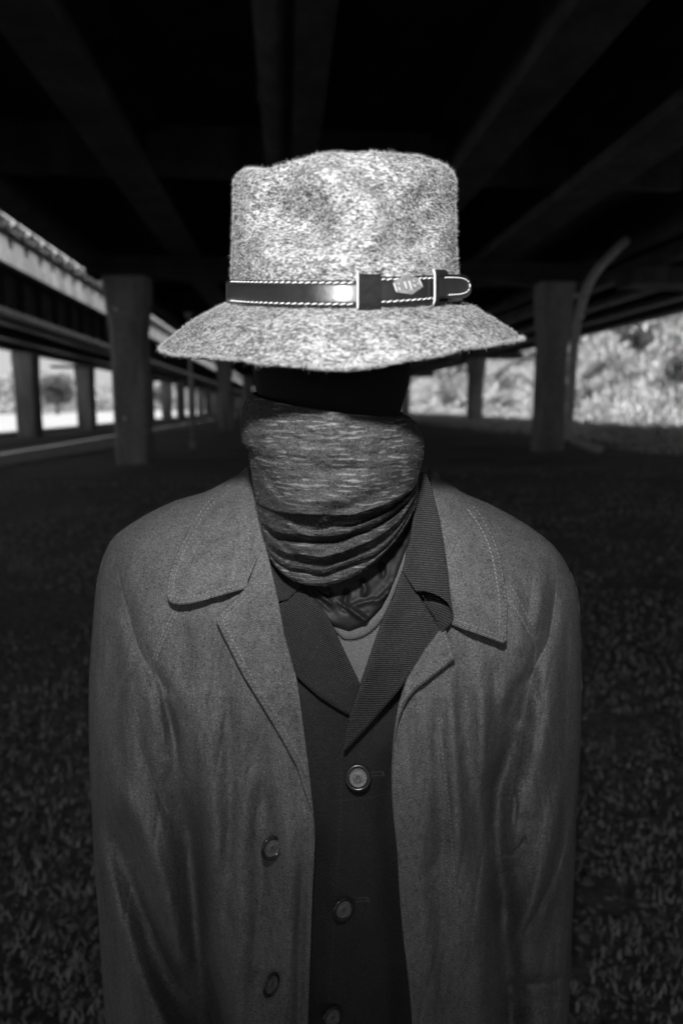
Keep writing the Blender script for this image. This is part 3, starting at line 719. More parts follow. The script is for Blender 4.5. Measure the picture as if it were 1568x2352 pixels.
disp = disp+.0010*vnoise(pxx/40, pyy/40, 61)+.0007*vnoise(pxx/16, pyy/13, 62)+.0004*vnoise(pxx/7, pyy/6, 63)
C[..., 1] += np.where(fr, 1.35*disp, 0)
mb.grid(C, 0, wrap=True)
# brim
nb_ = 46; rows = []
zo_s, zo_f, zo_b = 1.6615, 1.6245, 1.680
rise = np.interp(np.abs(phi), [0,.12,.2,.37,.6,.9,1.2,1.57,3.2], [0,.03,.09,.23,.38,.56,.79,1,1]); rise = np.convolve(np.concatenate([rise[-12:], rise, rise[:12]]), np.hanning(25)/np.hanning(25).sum(), 'valid')
z_out = np.where(np.cos(phi) > 0, zo_f-.0005+(zo_s-zo_f)*rise, zo_s+(zo_b-zo_s)*np.abs(np.cos(phi)))
z_out = z_out-.004*np.exp(-.5*((phi+1.2)/.4)**2)+.002*np.sin(phi)-.0025*np.exp(-.5*((phi-.95)/.3)**2)*-1
A_o = .151-.003*np.clip(np.sin(phi),0,1)+.003*np.exp(-.5*((phi+1.35)/.3)**2); B_o = np.where(np.cos(phi) > 0, .166, .160)
z_in = ztilt(zb, phi)
for t in np.linspace(0, 1, nb_):
    prof = 1-(1-t)**1.0; drop = .30*t+.70*(1-(1-t)**1.35) if False else t*.42+.58*t**1.8
    rows.append(np.stack([HC[0]+(HA+(A_o-HA)*t)*np.sin(phi), HC[1]-(HB+(B_o-HB)*t)*np.cos(phi), z_in+(z_out-z_in)*drop+.0015*np.sin(3*phi+1)*t], -1))
Bm = np.array(rows)
pxb, pyb = PX(Bm); Bm[..., 2] += .0010*vnoise(pxb/60, pyb/30, 64)+.0006*vnoise(pxb/18, pyb/10, 65)+.0003*vnoise(pxb/7, pyb/5, 66)
edge = [Bm[-1]+np.array([0, 0, 0])]
out = np.stack([np.sin(phi), -np.cos(phi), np.zeros_like(phi)], -1)
e1 = Bm[-1]+out*.0014+np.array([0, 0, -.0008]); e2 = Bm[-1]+out*.0014+np.array([0, 0, -.0024]); under = Bm[::-1]+np.array([0, 0, -.0034])
mb.grid(np.concatenate([Bm, [e1], [e2], under]), 0, wrap=True)
NC = np.cross(np.gradient(C, axis=1), np.gradient(C, axis=0)); NC /= np.linalg.norm(NC, axis=2)[..., None]+1e-12
if (NC[30]*out).sum() < 0: NC = -NC
NB = np.cross(np.gradient(Bm, axis=1), np.gradient(Bm, axis=0)); NB /= np.linalg.norm(NB, axis=2)[..., None]+1e-12
if NB[20, 180, 2] < 0: NB = -NB
m = np.cos(phi) > -.35
fuzz(mb, C[:110][:, m].reshape(-1, 3), NC[:110][:, m].reshape(-1, 3), 24000, .0030, .00017, 1)
fuzz(mb, Bm[:, m].reshape(-1, 3), NB[:, m].reshape(-1, 3), 12000, .0026, .00016, 1)
fuzz(mb, e1[m], (out*1.0+np.array([0, 0, -.2]))[m], 6000, .0040, .00017, 1)
hat = mb.build("hat", [M_FELT, M_FUZZ], person)

# leather band: follows the crown just above the brim
def bandpt(phi, zrel, out_):
    a = HA+out_-.02*zrel; b = HB+out_-.03*zrel
    return np.stack([HC[0]+a*np.sin(phi), HC[1]-b*np.cos(phi), zb+zrel-.19*HB*np.cos(phi)], -1)
tab_phi = np.linspace(-1.75, 1.75, 500); tab_px = PX(bandpt(tab_phi, np.full(500, .009), .002))[0]
imax = int(np.argmax(tab_px)); imin = int(np.argmin(tab_px))
def phi_of(px): return np.interp(px, tab_px[imin:imax+1], tab_phi[imin:imax+1])
def band(phis, z0, z1, o0, name, mats, thick=.0022, sub=10):
    u = np.linspace(0, 1, sub); z = z0[:, None]*(1-u)+z1[:, None]*u; P_ = np.broadcast_to(phis[:, None], z.shape)
    o_ = o0[:, None]+thick*(1-(np.abs(2*u-1)**8))[None]
    return bandpt(P_, z, o_)
def band_stitch(mb, phis, z, o, mi=1, dash=.0042, gap=.0010, w=.00085):
    P = bandpt(phis, z, o); L = np.concatenate([[0], np.cumsum(np.linalg.norm(np.diff(P, axis=0), axis=1))]); s = .001
    while s+dash < L[-1]:
        q = [np.array([np.interp(s+f*dash, L, P[:, k]) for k in range(3)]) for f in (0, .5, 1)]
        n = q[1]-np.array([HC[0], HC[1], q[1][2]]); n /= np.linalg.norm(n)
        mb.tube([q[0]-n*.0004+np.array([0, 0, -.0004]), q[1]+n*.0005, q[2]-n*.0003+np.array([0, 0, .0005])], w*.5, 6, mi)
        s += dash+gap
mb = MB()
full = np.linspace(-np.pi, np.pi, 400)
z0 = np.full(400, .0005); z1 = np.full(400, .0195)
P = band(full, z0, z1, np.full(400, .0008), '', None); mb.grid(P)
a_, b_ = phi_of(536), phi_of(822)
ps = np.linspace(a_-.05, b_, 200)
band_stitch(mb, ps, np.full(200, .0175), .0032); band_stitch(mb, ps, np.full(200, .0028), .0032)
hb = mb.build("hat_band", [M_LEATH, M_THREAD], hat)
# second strap end, narrower and rising to the right
mb = MB(); a_, b_ = phi_of(866), phi_of(1012)
ps = np.linspace(a_, b_, 80); k = np.linspace(0, 1, 80); zl = .0015+.0030*k; zh = .0215+.0015*k
mb.grid(band(ps, zl, zh, np.full(80, .0034), '', None))
band_stitch(mb, ps, zh-.0022, .0058); band_stitch(mb, ps, zl+.0022, .0058)
mb.build("strap", [M_LEATH, M_THREAD], hb)
# loops
for (x0, x1, lo, hi, tip) in ((819, 871, -.0015, .0232, 0), (984, 1013, .0010, .0262, .003)):
    mb = MB(); ps = np.linspace(phi_of(x0), phi_of(x1), 30)
    mb.grid(band(ps, np.full(30, lo), np.full(30, hi), np.full(30, .0055 if x0 < 900 else .0065), '', None, .002))
    pe = band(ps[:1], np.array([lo]), np.array([hi]), np.array([.0068]), '', None, .0015)[0]
    mb.tube(pe, .0007, 6, 1)
    if x0 > 900: pass
    mb.build("strap_loop", [M_LMATTE, M_THREAD], hb)
# the loose tail standing out beyond the crown
mb = MB()
tp = smooth_pl([(1008,.520),(1030,.530),(1060,.548),(1082,.562)], 40)
prof = []
for i, (x, Yd) in enumerate(tp):
    s = i/39; hw = 27.5-1.5*s; cy = 656+1*s
    if x > 1062: hw *= math.sqrt(max(0, 1-((x-1062)/21)**2))*.999+.001
    ys = np.linspace(cy-hw, cy+hw, 16); prof.append(W(np.full(16, x), ys, Yd-.0012*(1-np.abs(np.linspace(-1, 1, 16))**6)))
P = np.array(prof); mb.grid(P); mb.grid(P+np.array([.0006, .0024, 0]), flip=True)
mb.grid(np.stack([P[:, 0], P[:, 0]+np.array([.0006, .0024, 0])], 1)); mb.grid(np.stack([P[:, -1], P[:, -1]+np.array([.0006, .0024, 0])], 1)); mb.grid(np.stack([P[-1], P[-1]+np.array([.0006, .0024, 0])], 0))
path = [(1022,637),(1045,637),(1062,639),(1074,645),(1079,656),(1074,668),(1062,674),(1045,676),(1026,677)]
pp = smooth_pl(path, 200); Yd = np.interp(pp[:, 0], tp[:, 0], tp[:, 1])-.0016; PW = W(pp[:, 0], pp[:, 1], Yd)
L = np.concatenate([[0], np.cumsum(np.linalg.norm(np.diff(PW, axis=0), axis=1))]); s = 0
while s+.0032 < L[-1]:
    q = [np.array([np.interp(s+f*.0032, L, PW[:, k]) for k in range(3)]) for f in (0, .5, 1)]; q[1][1] -= .0006
    mb.tube(q, .00042, 6, 1); s += .0042
mb.build("strap_tail", [M_LEATH, M_THREAD], hb)
# badge: six-sided pewter plate with raised bars
bz = lambda x, y: (869.75+x*.15625, 612.5+y*.15625)
hexa = [bz(*p) for p in ((205,232),(380,112),(600,165),(657,292),(490,412),(255,378))]
phb = phi_of(936); pc = bandpt(np.array([phb]), np.array([.012]), .0075)[0]
def onb(x, y, lift): 
    Yq = np.interp(x, tab_px[imin:imax+1], bandpt(tab_phi[imin:imax+1], np.full(imax-imin+1, .012), .0078)[:, 1]); return W(x, y, Yq-lift)
mb = MB(); hx = np.array(hexa); cen = hx.mean(0); inn = cen+(hx-cen)*.93
Vt = np.vstack([onb(hx[:, 0], hx[:, 1], -.0016), onb(hx[:, 0], hx[:, 1], .0004), onb(inn[:, 0], inn[:, 1], .0010)])
F = [(i, (i+1) % 6, 6+(i+1) % 6, 6+i) for i in range(6)]+[(6+i, 6+(i+1) % 6, 12+(i+1) % 6, 12+i) for i in range(6)]+[tuple(range(12, 18))]
mb.add(Vt, F, 0, False)
for (x0, y0, x1, y1, w) in ((222,245,262,368,20),(375,215,412,330,22),(443,208,488,345,22),(296,297,314,348,16),(518,258,542,302,18),(590,180,632,285,20),(505,195,530,222,14),(280,238,306,262,14),(565,268,585,225,10)):
    a = np.array(bz(x0, y0)); b = np.array(bz(x1, y1)); t = (b-a)/np.linalg.norm(b-a); nn_ = np.array([-t[1], t[0]])*w*.078
    q = np.array([a-nn_, a+nn_, b+nn_, b-nn_]); q2 = q.mean(0)+(q-q.mean(0))*.75
    mb.add(np.vstack([onb(q[:, 0], q[:, 1], .0009), onb(q2[:, 0], q2[:, 1], .0018)]), [(4,5,6,7),(0,1,5,4),(1,2,6,5),(2,3,7,6),(3,0,4,7)], 1, False)
mb.build("badge", [M_BADGE, M_BADGEHI], hb)

# ------------------------------------------------------------------ trousers and shoes (below the frame)
mb = MB()
for s in (-1, 1):
    mb.tube([(s*.085,.82,.90),(s*.09,.81,.8),(s*.095,.795,.5),(s*.097,.80,.25),(s*.098,.80,.10)], [.07,.085,.085,.075,.078], 24)
mb.build("trousers", M_TROUS, person)
for s in (-1, 1):
    mb = MB(); rows = []
    for t in np.linspace(0, 1, 14):
        y = .86-.27*t; w = .045*math.sin(math.pi*min(1, .18+.72*t))**.5; h = .095-.05*t if t < .8 else .055*(1-t)/.2*.7+.017
        th = np.linspace(0, np.pi, 12); rows.append(np.stack([s*.097+w*np.cos(th), np.full(12, y), .004+h*np.sin(th)], -1))
    mb.grid(np.array(rows)); r0 = np.array(rows); mb.grid(np.stack([r0[:, 0], r0[:, -1]], 1))
    mb.build("shoe", M_SHOE, person)

# ================================================================== the place
PSI = math.atan(128/1568*CT)     # the bridge runs slightly to the left of the view
cP, sP = math.cos(PSI), math.sin(PSI)
def BX(V):
    V = np.asarray(V, float); return np.stack([V[..., 0]*cP-V[..., 1]*sP, V[..., 0]*sP+V[..., 1]*cP, V[..., 2]], -1)
def ground_z(a, s):
    a = np.asarray(a, float)
    z = np.interp(a, [-400, 0, 8, 14, 18, 22, 42, 60, 400], [0, 0, .34, .62, 1.5, 3.2, 16, 20, 22])
    return z
def concrete(name, g, streaks=True, rough=.85):
    m, nt, b = newmat(name); b.inputs['Roughness'].default_value = rough; b.inputs['Specular IOR Level'].default_value = .25
    f = noise(nt, coords(nt, (1, 1, .25)), 1.4, 8, .65); f2 = noise(nt, coords(nt), 9, 5, .6)
    nt.links.new(mul(nt, ramp(nt, f, [(.3, g*.5), (.7, g*1.5)]), ramp(nt, f2, [(.2, .7), (.8, 1.25)])), b.inputs['Base Color']); bump(nt, b, f2, .6, .02)
    return m
M_CONC = concrete("bridge_concrete", .065)
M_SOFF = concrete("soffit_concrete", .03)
M_PIL = concrete("pillar_concrete", .24)
M_FASC = concrete("fascia_concrete", .34)
M_STEEL = simple("dark_steel", .06, .55, 3, .4)
M_PIPE = simple("drainpipe_metal", .38, .5, 5, .3)
M_BRK = simple("galvanised_bracket", .8, .3, 20, .2)

def girder(mb, a, w, z0, h, s0, s1, mi=0):
    """I-shaped beam along the bridge"""
    mb.box((a-w/2, s0, z0), (a+w/2, s1, z0+.22), mi); mb.box((a-.11, s0, z0+.22), (a+.11, s1, z0+h-.15), mi); mb.box((a-w*.6, s0, z0+h-.15), (a+w*.6, s1, z0+h), mi)
def pillar(mb, a, s, w, ztop, zbot, flare=0, mi=0, d=None):
    """chamfered shaft, widening under the cap"""
    d = d or w; rows = []; c = .22*w/2
    prof = [(zbot, 1.0), (ztop-1.5, 1.0), (ztop-.35, 1+flare), (ztop, 1+flare)]
    for z, k in prof:
        hw = w/2*k; hd = d/2
        rows.append([(a-hw+c,s-hd,z),(a+hw-c,s-hd,z),(a+hw,s-hd+c,z),(a+hw,s+hd-c,z),(a+hw-c,s+hd,z),(a-hw+c,s+hd,z),(a-hw,s+hd-c,z),(a-hw,s-hd+c,z)])
    mb.grid(np.array(rows), mi, wrap=True, smooth=False)
S0, S1 = -14, 330
# --- main overpass
over = empty("overpass", tuple(BX((0, 20, 0))))
tag(over, "dark concrete overpass overhead with long girders and flared pillars behind the person", "bridge")
mb = MB(); mb.box((-5.9, S0, 6.85), (9.76, S1, 7.15)); mb.build("deck_slab", M_SOFF, over, BX)  # right side widened past its parapet to block sun through the gap
mb = MB(); mb.box((-5.9, S0, 7.15), (-5.75, S1, 7.22)); mb.box((8.4, S0, 7.15), (8.7, S1, 7.6)); mb.build("parapet", M_CONC, over, BX)
for a, w in ((-5.55, .55), (-2.66, .70), (.36, .42), (3.30, .70), (5.76, .85)):
    mb = MB(); girder(mb, a, w, 5.6, 1.25, S0, S1); mb.build("girder", M_CONC, over, BX)
mb = MB(); mb.tube([(-.12, S0, 5.82), (-.12, 60, 5.82), (-.12, S1, 5.82)], .19, 16)
for s in np.arange(2, 60, 4): mb.tube([(-.12, s, 5.82), (-.12, s+.12, 5.82)], .225, 16)
mb.build("service_pipe", M_CONC, over, BX)
for s in (14.0, 33, 44, 63):
    mb = MB(); mb.box((-5.4, s, 5.95), (8.0, s+.22, 6.85)); mb.build("cross_beam", M_CONC, over, BX)
for i, s in enumerate((20, 50, 80, 110, 140)):
    mb = MB(); mb.box((-5.4, s-.6, 5.34), (8.9, s+.6, 5.59)); mb.box((-5.3, s-.5, 5.12), (8.6, s+.5, 5.34)); mb.build("pier_cap", M_SOFF, over, BX)
    for a in (-4.55, 7.55):
        s_ = s-1 if a < 0 and i == 0 else s
        mb = MB(); pillar(mb, a+(.26 if a < 0 else .22), s-.1, .98 if a < 0 else .80, 5.12, float(ground_z(a, s))-.3, .28, d=.7); mb.build("pillar", M_PIL, over, BX)
# drainpipe at the right-hand pillar
mb = MB(); g = float(ground_z(8.3, 19))
mb.tube(smooth_pl([(9.35,18.9,6.15),(8.95,18.9,5.75),(8.55,18.9,5.3),(8.25,18.9,4.7),(8.03,18.9,3.6),(8.0,18.9,1.8),(8.0,18.85,g+.5),(8.2,18.7,g+.28),(8.7,18.3,g+.06)], 60), .12, 14)
for z in (1.6, 3.4, 4.6): mb.tube([(8.04,18.9,z),(8.04,18.9,z+.08)], .145, 14)
mb.build("drainpipe", M_PIPE, over, BX)
for (a, s, z) in ((-4.42,19.35,1.30), (-4.52,19.35,4.20), (8.16,18.76,4.05)):
    mb = MB(); mb.tube([(a, s, z), (a, s-.03, z)], .04, 12); mb.build("reflector", simple("reflector_white", .85, .3), over, BX)
# --- left neighbour
left = empty("overpass", tuple(BX((-12, 40, 0))))
tag(left, "parallel overpass on the left with a sunlit fascia, bracketed handrail and row of square pillars", "bridge")
mb = MB(); mb.box((-14.6, S0, 6.45), (-7.35, S1, 6.66)); mb.build("deck_slab", M_SOFF, left, BX)
mb = MB(); mb.box((-7.35, S0, 5.55), (-7.15, S1, 6.75)); mb.box((-7.42, S0, 5.27), (-7.10, S1, 5.55)); mb.box((-14.8, S0, 5.6), (-14.6, S1, 6.9)); mb.build("fascia", M_FASC, left, BX)
mb = MB(); mb.box((-8.0, S0, 4.15), (-7.6, S1, 4.3)); mb.box((-7.84, S0, 4.3), (-7.78, S1, 5.6)); mb.box((-8.0, S0, 5.5), (-7.6, S1, 5.62))
for s in np.arange(5, 120, 1.5): mb.box((-7.78, s, 4.3), (-7.6, s+.05, 5.5))
mb.build("girder", M_STEEL, left, BX)
for a in (-9.8, -12, -14.2):
    mb = MB(); girder(mb, a, .5, 4.5, 2.0, S0, S1); mb.build("girder", M_STEEL, left, BX)
mb = MB(); mb.tube([(-7.0, 0, 6.35), (-7.0, 160, 6.35)], .06, 10); mb.tube([(-7.0, 0, 6.62), (-7.0, 160, 6.62)], .05, 10)
for s in np.arange(6, 120, 1.1):
    th = np.linspace(0, np.pi, 9); mb.tube([(-7.12+.0, s, 6.72), (-6.98, s, 6.78), (-6.86, s, 6.6), (-6.9, s, 6.3), (-7.12, s, 6.15)], .06, 8)
    mb.tube([(-7.0, s-.12, 6.35), (-7.0, s+.12, 6.35)], .15, 10)
mb.build("handrail", M_BRK, left, BX)
mb = MB()
for k, s in enumerate(np.arange(39, 300, 11.0)):
    mb = MB(); pillar(mb, -14.0, s, 1.1, 4.5, -.3, .1); mb.build("pillar", M_PIL, left, BX)
for k, s in enumerate(np.arange(44.5, 200, 22.0)):
    mb = MB(); mb.box((-14.4, s-.4, 4.0), (-7.7, s+.4, 4.15)); mb.build("cross_beam", M_STEEL, left, BX)
for k, s in enumerate(np.arange(28, 200, 22.0)):
    mb = MB(); pillar(mb, -9.9, s+16.5, .5, 4.0, -.3, .05); mb.build("pillar", M_PIL, left, BX)
# --- right neighbour
right = empty("overpass", tuple(BX((13, 50, 0))))
tag(right, "parallel overpass on the right, its soffit of stepped girders ending above the bright hillside", "bridge")
mb = MB(); mb.box((9.9, S0, 6.7), (17.2, S1, 6.95)); mb.build("deck_slab", M_SOFF, right, BX)
mb = MB(); mb.box((9.75, S0, 5.9), (9.95, S1, 7.3)); mb.box((17.2, S0, 5.75), (17.4, S1, 7.3)); mb.build("fascia", M_CONC, right, BX)
for a in (10.6, 12.6, 14.6, 16.6):
    mb = MB(); girder(mb, a, .5, 5.55, 1.15, S0, S1); mb.build("girder", M_CONC, right, BX)
for s in (20, 50, 80, 110):
    mb = MB(); mb.box((9.9, s-.6, 5.1), (17.2, s+.6, 5.55)); mb.build("pier_cap", M_CONC, right, BX)
    for a in (13.9,):
        mb = MB(); pillar(mb, a, s, 1.0, 5.1, float(ground_z(a, s))-.3, .3); mb.build("pillar", M_PIL, right, BX)
# thin pole on the left
mb = MB(); mb.tube([(-3.6, 27, 0), (-3.6, 27, .3)], .11, 12); mb.tube([(-3.6, 27, .3), (-3.6, 27, 5.1)], .07, 12); mb.tube([(-3.6, 27, 5.0), (-3.6, 27, 5.12)], .16, 12)
pole = mb.build("steel_pole", M_PIPE, None, BX); tag(pole, "slim pale steel pole under the overpass, just left of the hat brim", "pole")

# ------------------------------------------------------------------ ground
def gmat():
    m, nt, b = newmat("packed_earth"); b.inputs['Roughness'].default_value = .95; b.inputs['Specular IOR Level'].default_value = .1
    f = noise(nt, coords(nt), .35, 6, .6); f2 = noise(nt, coords(nt), 22, 6, .7)
    nt.links.new(mul(nt, ramp(nt, f, [(.3, .13), (.7, .24)]), ramp(nt, f2, [(.3, .5), (.7, 1.6)])), b.inputs['Base Color']); bump(nt, b, f2, 1, .05)
    return m
M_GR = gmat()
av = np.unique(np.concatenate([np.linspace(-5, 5, 90), np.linspace(5, 60, 60), -np.linspace(5, 60, 50), np.linspace(60, 900, 14), -np.linspace(60, 900, 14)]))
sv = np.unique(np.concatenate([-np.linspace(3, 300, 12), np.linspace(-3, 12, 130), np.linspace(12, 60, 60), np.linspace(60, 1500, 30)]))
Ag, Sg = np.meshgrid(av, sv)
near = np.clip(1-np.hypot(Ag, Sg)/30, 0, 1)
Zg = ground_z(Ag, Sg)+(near > 0)*(.02*vnoise(Ag*1.3, Sg*1.3, 71)+.014*vnoise(Ag*5, Sg*5, 72)+.03*vnoise(Ag*.4, Sg*.4, 73))*np.clip(np.hypot(Ag, Sg-.8)-.4, 0, 1)
mb = MB(); mb.grid(BX(np.stack([Ag, Sg, Zg], -1)))
g_ = mb.build("ground", M_GR); tag(g_, kind='structure')
# pale sunlit yard and road beyond the left overpass
mb = MB(); mb.box((-62, -40, -.05), (-15.6, 420, .012)); o = mb.build("road", simple("pale_dusty_paving", .5, .9, .3, .12, .01), None, BX); tag(o, kind='structure')
mb = MB(); mb.box((-15.6, -40, -.05), (-15.35, 420, .13)); o = mb.build("kerb", M_CONC, None, BX); tag(o, kind='structure')
# track on the left, coloured pale partly to stand for daylight there
mb = MB(); P = []
for s in np.linspace(2, 60, 60): P.append([(-10.4+.4*math.sin(s*.2), s, .03), (-7.2+.5*math.sin(s*.23+1), s, .034)])
mb.grid(np.array(P)); o = mb.build("path", simple("pale_track", .28, .95, 3, .35, .02), None, BX); tag(o, kind='structure')

# clods, stones and short weeds near the person
def scatter_clods(n, rmin, rmax, size, seed):
    r = np.random.default_rng(seed)
    rad = rmin*(rmax/rmin)**r.random(n); an = r.uniform(-1.05, 1.05, n)
    x = rad*np.sin(an); y = rad*np.cos(an); a = x*cP+y*sP
    z = ground_z(a, 0)
    ico = np.array([(0,0,1),(.894,0,.447),(.276,.851,.447),(-.724,.526,.447),(-.724,-.526,.447),(.276,-.851,.447),(.724,.526,-.447),(-.276,.851,-.447),(-.894,0,-.447),(-.276,-.851,-.447),(.724,-.526,-.447),(0,0,-1)])
    Fi = np.array([(0,1,2),(0,2,3),(0,3,4),(0,4,5),(0,5,1),(1,6,2),(2,7,3),(3,8,4),(4,9,5),(5,10,1),(2,6,7),(3,7,8),(4,8,9),(5,9,10),(1,10,6)])
    sz = size*r.uniform(.35, 1, n)**1.5*(1+rad*.12)
    V = ico[None]*r.uniform(.6, 1.3, (n, 12, 1))*sz[:, None, None]*np.array([1, 1, .45])
    th = r.uniform(0, 6.28, n); c, s = np.cos(th)[:, None], np.sin(th)[:, None]; st = r.uniform(1, 2.2, n)[:, None]
    X = V[..., 0]*st; V = np.stack([X*c-V[..., 1]*s, X*s+V[..., 1]*c, V[..., 2]], -1)+np.stack([x, y, z+sz*.2], -1)[:, None]
    F = (np.arange(n)[:, None, None]*12+Fi[None]).reshape(-1, 3)
    return V.reshape(-1, 3), F
mb = MB(); V, F = scatter_clods(14000, 1.2, 16, .010, 3); mb.addnp(V, F, 0, False)
V, F = scatter_clods(500, 1.2, 9, .022, 4); mb.addnp(V, F, 1, False)
o = mb.build("gravel", [simple("clod_earth", .28, .9, 25, .4, .004), simple("stone_pale", .2, .85, 40, .5, .002)]); tag(o, kind='stuff', label="loose clods, stones and wood chips covering the ground under the bridge", cat="gravel")
def blades(n, x, y, z, h, w, r, lean=.5):
    th = r.uniform(0, 6.28, n); dx, dy = np.cos(th), np.sin(th); ln = r.uniform(.1, lean, n)
    hh = h*r.uniform(.4, 1, n); ww = w*r.uniform(.5, 1.2, n)
    b0 = np.stack([x-dy*ww, y+dx*ww, z], -1); b1 = np.stack([x+dy*ww, y-dx*ww, z], -1)
    m0 = np.stack([x-dy*ww*.8+dx*ln*hh*.4, y+dx*ww*.8+dy*ln*hh*.4, z+hh*.55], -1); m1 = np.stack([x+dy*ww*.8+dx*ln*hh*.4, y-dx*ww*.8+dy*ln*hh*.4, z+hh*.55], -1)
    t = np.stack([x+dx*ln*hh, y+dy*ln*hh, z+hh], -1)
    V = np.stack([b0, b1, m1, m0, t], 1).reshape(-1, 3); k = np.arange(n)[:, None]*5
    return V, (k+np.array([[0,1,2,3]])).tolist()+(k+np.array([[3,2,4]])).tolist()
r = np.random.default_rng(9); n = 60000
rad = 1.3*(16/1.3)**r.random(n); an = r.uniform(-1.05, 1.05, n); x = rad*np.sin(an); y = rad*np.cos(an)
keep = vnoise(x*1.6+9, y*1.6, 81)+.5*vnoise(x*5, y*5, 82) > -.6; x, y, rad = x[keep], y[keep], rad[keep]
a = x*cP+y*sP
V, F = blades(len(x), x, y, ground_z(a, 0), .028*(1+rad*.06), .0028*(1+rad*.22), r, 1.3)
mb = MB(); mb.add(V, F, 0, False); o = mb.build("weeds", simple("dry_weed", .36, .9, 8, .5)); tag(o, kind='stuff', label="short dry weeds growing through the earth under the bridge", cat="grass")

# ------------------------------------------------------------------ hillside vegetation and trees
def leafmat(name, g):
    m, nt, b = newmat(name); b.inputs['Roughness'].default_value = .8; b.inputs['Specular IOR Level'].default_value = .15
    f = noise(nt, coords(nt), .9, 4, .6); nt.links.new(ramp(nt, f, [(.3, g*.55), (.7, g*1.35)]), b.inputs['Base Color'])
    return m
M_LEAFL = leafmat("dry_grass_leaf", .66); M_LEAFM = leafmat("bush_leaf", .46); M_LEAFD = leafmat("tree_leaf", .14); M_LEAFP = leafmat("pale_bush_leaf", .60); M_BARK = simple("bark", .10, .9, 6, .4)
r = np.random.default_rng(12); n = 70000
a = 14+30*r.random(n)**1.3; s = 12+130*r.random(n)**1.4
z = ground_z(a, s); P = BX(np.stack([a, s, z], -1))
dens = vnoise(a*.5, s*.35, 91)+.6*vnoise(a*1.4, s*1.1, 92)
ok = (dens > -.75); P = P[ok]; a = a[ok]
hgt = np.clip((a-14)/6, .15, 1)*(1+.5*dens[ok])
V, F = blades(len(P), P[:, 0], P[:, 1], P[:, 2]-.05, hgt*.9, .06, r, .9)
mb = MB(); mb.add(V, F, 0, False)
a = r.uniform(9.5, 15.5, 16000); s = 16+90*r.random(16000)**1.3; P = BX(np.stack([a, s, ground_z(a, s)], -1))
V, F = blades(len(P), P[:, 0], P[:, 1], P[:, 2]-.03, .30*(a-8.5)/5, .035, r, .8); mb.add(V, F, 0, False)
o = mb.build("hillside_grass", M_LEAFL); tag(o, kind='stuff', label="tall pale sunlit grass covering the hillside on the right", cat="grass")
def leaf_cloud(c, rad, n, size, r, hollow=.35):
    k = r.integers(0, 9, n); cc = r.normal(0, 1, (9, 3)); cc /= np.linalg.norm(cc, axis=1)[:, None]; cc *= r.uniform(.35, .75, (9, 1)); rr = r.uniform(.32, .55, 9)
    d = r.normal(0, 1, (n, 3)); d /= np.linalg.norm(d, axis=1)[:, None]; q = cc[k]+d*(rr[k]*r.random(n)**.4)[:, None]
    p = np.array(c)+q*np.array(rad)
    u = r.normal(0, 1, (n, 3)); u /= np.linalg.norm(u, axis=1)[:, None]; v = np.cross(u, r.normal(0, 1, (n, 3))); v /= np.linalg.norm(v, axis=1)[:, None]
    sz = size*r.uniform(.5, 1.2, (n, 1)); V = np.stack([p-u*sz, p+v*sz*.5, p+u*sz, p-v*sz*.5], 1).reshape(-1, 3)
    return V, (np.arange(n)[:, None]*4+np.array([[0,1,2,3]]))
def tree(a, s, h, rad, mat, label, name="tree", cat="tree", group=None, n=2600, size=.28, seed=0):
    r = np.random.default_rng(seed); z = float(ground_z(a, s)); b = BX(np.array([a, s, z]))
    o = empty(name, tuple(b)); tag(o, label, cat, group)
    mb = MB(); tr = [b+np.array([0, 0, -.2])]
    for k in range(1, 6): tr.append(b+np.array([r.normal(0, .03)*h*k/5, r.normal(0, .03)*h*k/5, h*.75*k/5]))
    mb.tube(tr, np.linspace(.045*h, .012*h, 6), 9)
    for k in range(7):
        st = np.array(tr[2+k % 3]); th = k*2.4; en = st+np.array([math.cos(th)*rad*.75, math.sin(th)*rad*.75, h*.22]); mb.tube([st, (st+en)/2+np.array([0, 0, .06*h]), en], [.014*h, .009*h, .003*h], 6)
    mb.build("trunk", M_BARK, o)
    V, F = leaf_cloud(b+np.array([0, 0, h*.62]), (rad, rad, h*.45), n, size, r)
    mb = MB(); mb.addnp(V, F, 0, False); mb.build("crown", mat, o)
    return o
def bush(a, s, rx, rz, mat, label, seed, group):
    r = np.random.default_rng(seed); z = float(ground_z(a, s)); b = BX(np.array([a, s, z])); o = empty("bush", tuple(b)); tag(o, label, "bush", group)
    V, F = leaf_cloud(b+np.array([0, 0, rz*.55]), (rx, rx, rz), 1500, .16, r); mb = MB(); mb.addnp(V, F, 0, False); mb.build("foliage", mat, o)
    mb = MB()
    for k in range(5):
        th = k*1.3; mb.tube([b, b+np.array([math.cos(th)*rx*.3, math.sin(th)*rx*.3, rz*.5]), b+np.array([math.cos(th)*rx*.6, math.sin(th)*rx*.6, rz*.95])], [.05, .035, .012], 6)
    mb.build("stem", M_BARK, o)
bl = ["round bush on the hillside at the far right edge", "pale bush right of the drainpipe, halfway up the hillside", "small bush low on the hillside beside the drainpipe", "taller bush between the hat brim and the right pillar",
      "pale bush left of the right pillar, low on the slope", "small dark bush under the right tip of the hat brim", "wide pale bush high on the slope under the bridge edge", "tall loose bush right of the second pillar"]
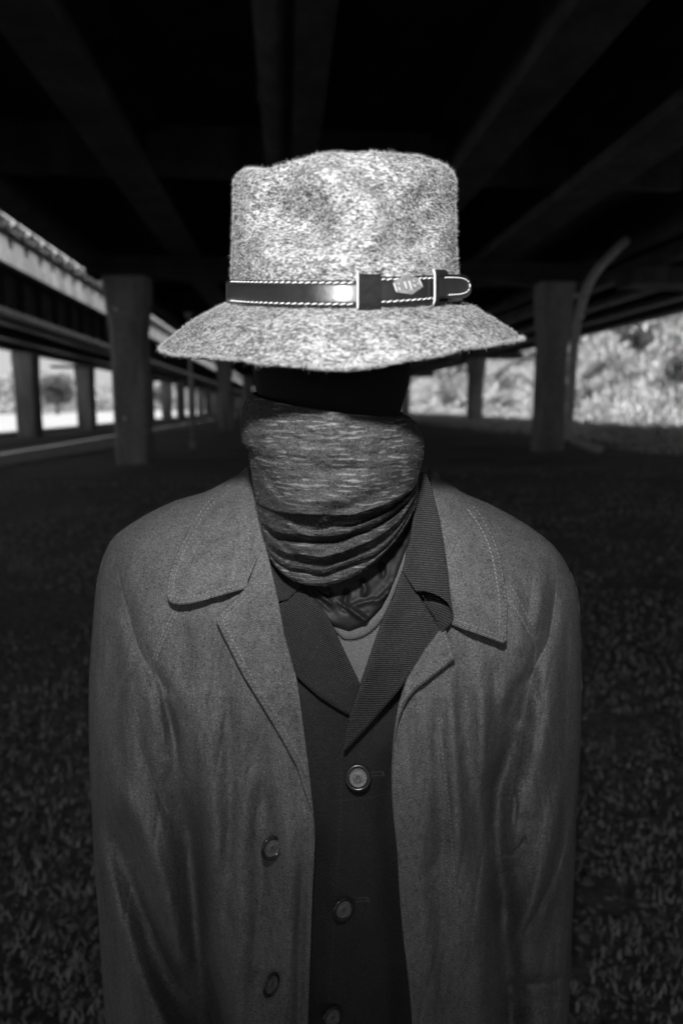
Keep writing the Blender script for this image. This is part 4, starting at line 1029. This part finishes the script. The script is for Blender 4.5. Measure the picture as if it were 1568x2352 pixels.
bp = [(21.5,36,1.3,1.3,M_LEAFP),(22,42,1.8,1.7,M_LEAFL),(19,44,1.2,1.1,M_LEAFP),(20,60,1.5,1.9,M_LEAFP),(18.5,56,1.3,1.0,M_LEAFL),(19,78,1.8,2.0,M_LEAFM),(26,50,2.2,1.8,M_LEAFL),(20,70,1.4,2.4,M_LEAFP)]
for i, ((a, s, rx, rz, m_), l) in enumerate(zip(bp, bl)): bush(a, s, rx, rz, m_, l, 200+i, "bushes on the hillside")
tl = ["leafy tree beyond the sunlit yard at the left edge", "darker tree between the first two far left pillars", "round pale tree beyond the yard behind the square pillars", "low tree seen just left of the flared left pillar", "tree beyond the yard right of the flared left pillar", "small far tree at the end of the pillar row", "broad tree standing behind the others beyond the yard"]
tp_ = [(-62,125,11,6,M_LEAFM),(-52,118,9,5.5,M_LEAFD),(-58,165,10,6.5,M_LEAFM),(-48,150,8,5,M_LEAFD),(-52,230,10,7,M_LEAFM),(-50,300,10,7,M_LEAFD),(-75,150,13,9,M_LEAFM)]
for i, ((a, s, h, rad, m_), l) in enumerate(zip(tp_, tl)): tree(a, s, h, rad, m_, l, group="trees beyond the sunlit yard", seed=300+i, size=.5)
rl = ["tall tree at the top of the hillside above the right pillar", "smaller tree on the slope behind the right hand pillars", "slanting tree on the hillside near the right edge", "pale tree far up the hillside behind the bridge edge"]
rp_ = [(30,75,8,4,M_LEAFP),(23,95,7,3.5,M_LEAFP),(25,48,5,2.4,M_LEAFP),(36,70,9,4.5,M_LEAFL)]
for i, ((a, s, h, rad, m_), l) in enumerate(zip(rp_, rl)): tree(a, s, h, rad, m_, l, group="trees on the hillside", seed=400+i, size=.32)
r = np.random.default_rng(44)
V = []
mb = MB()
for k in range(26):
    a0 = -90-r.random()*30; s0 = -20+k*26
    Vv, F = leaf_cloud(BX(np.array([a0, s0, 4.5])), (9, 15, 6+3*r.random()), 900, .9, r); mb.addnp(Vv, F, 0, False)
o = mb.build("woods", M_LEAFM); tag(o, kind='stuff', label="distant wooded edge far beyond the sunlit yard", cat="woods")
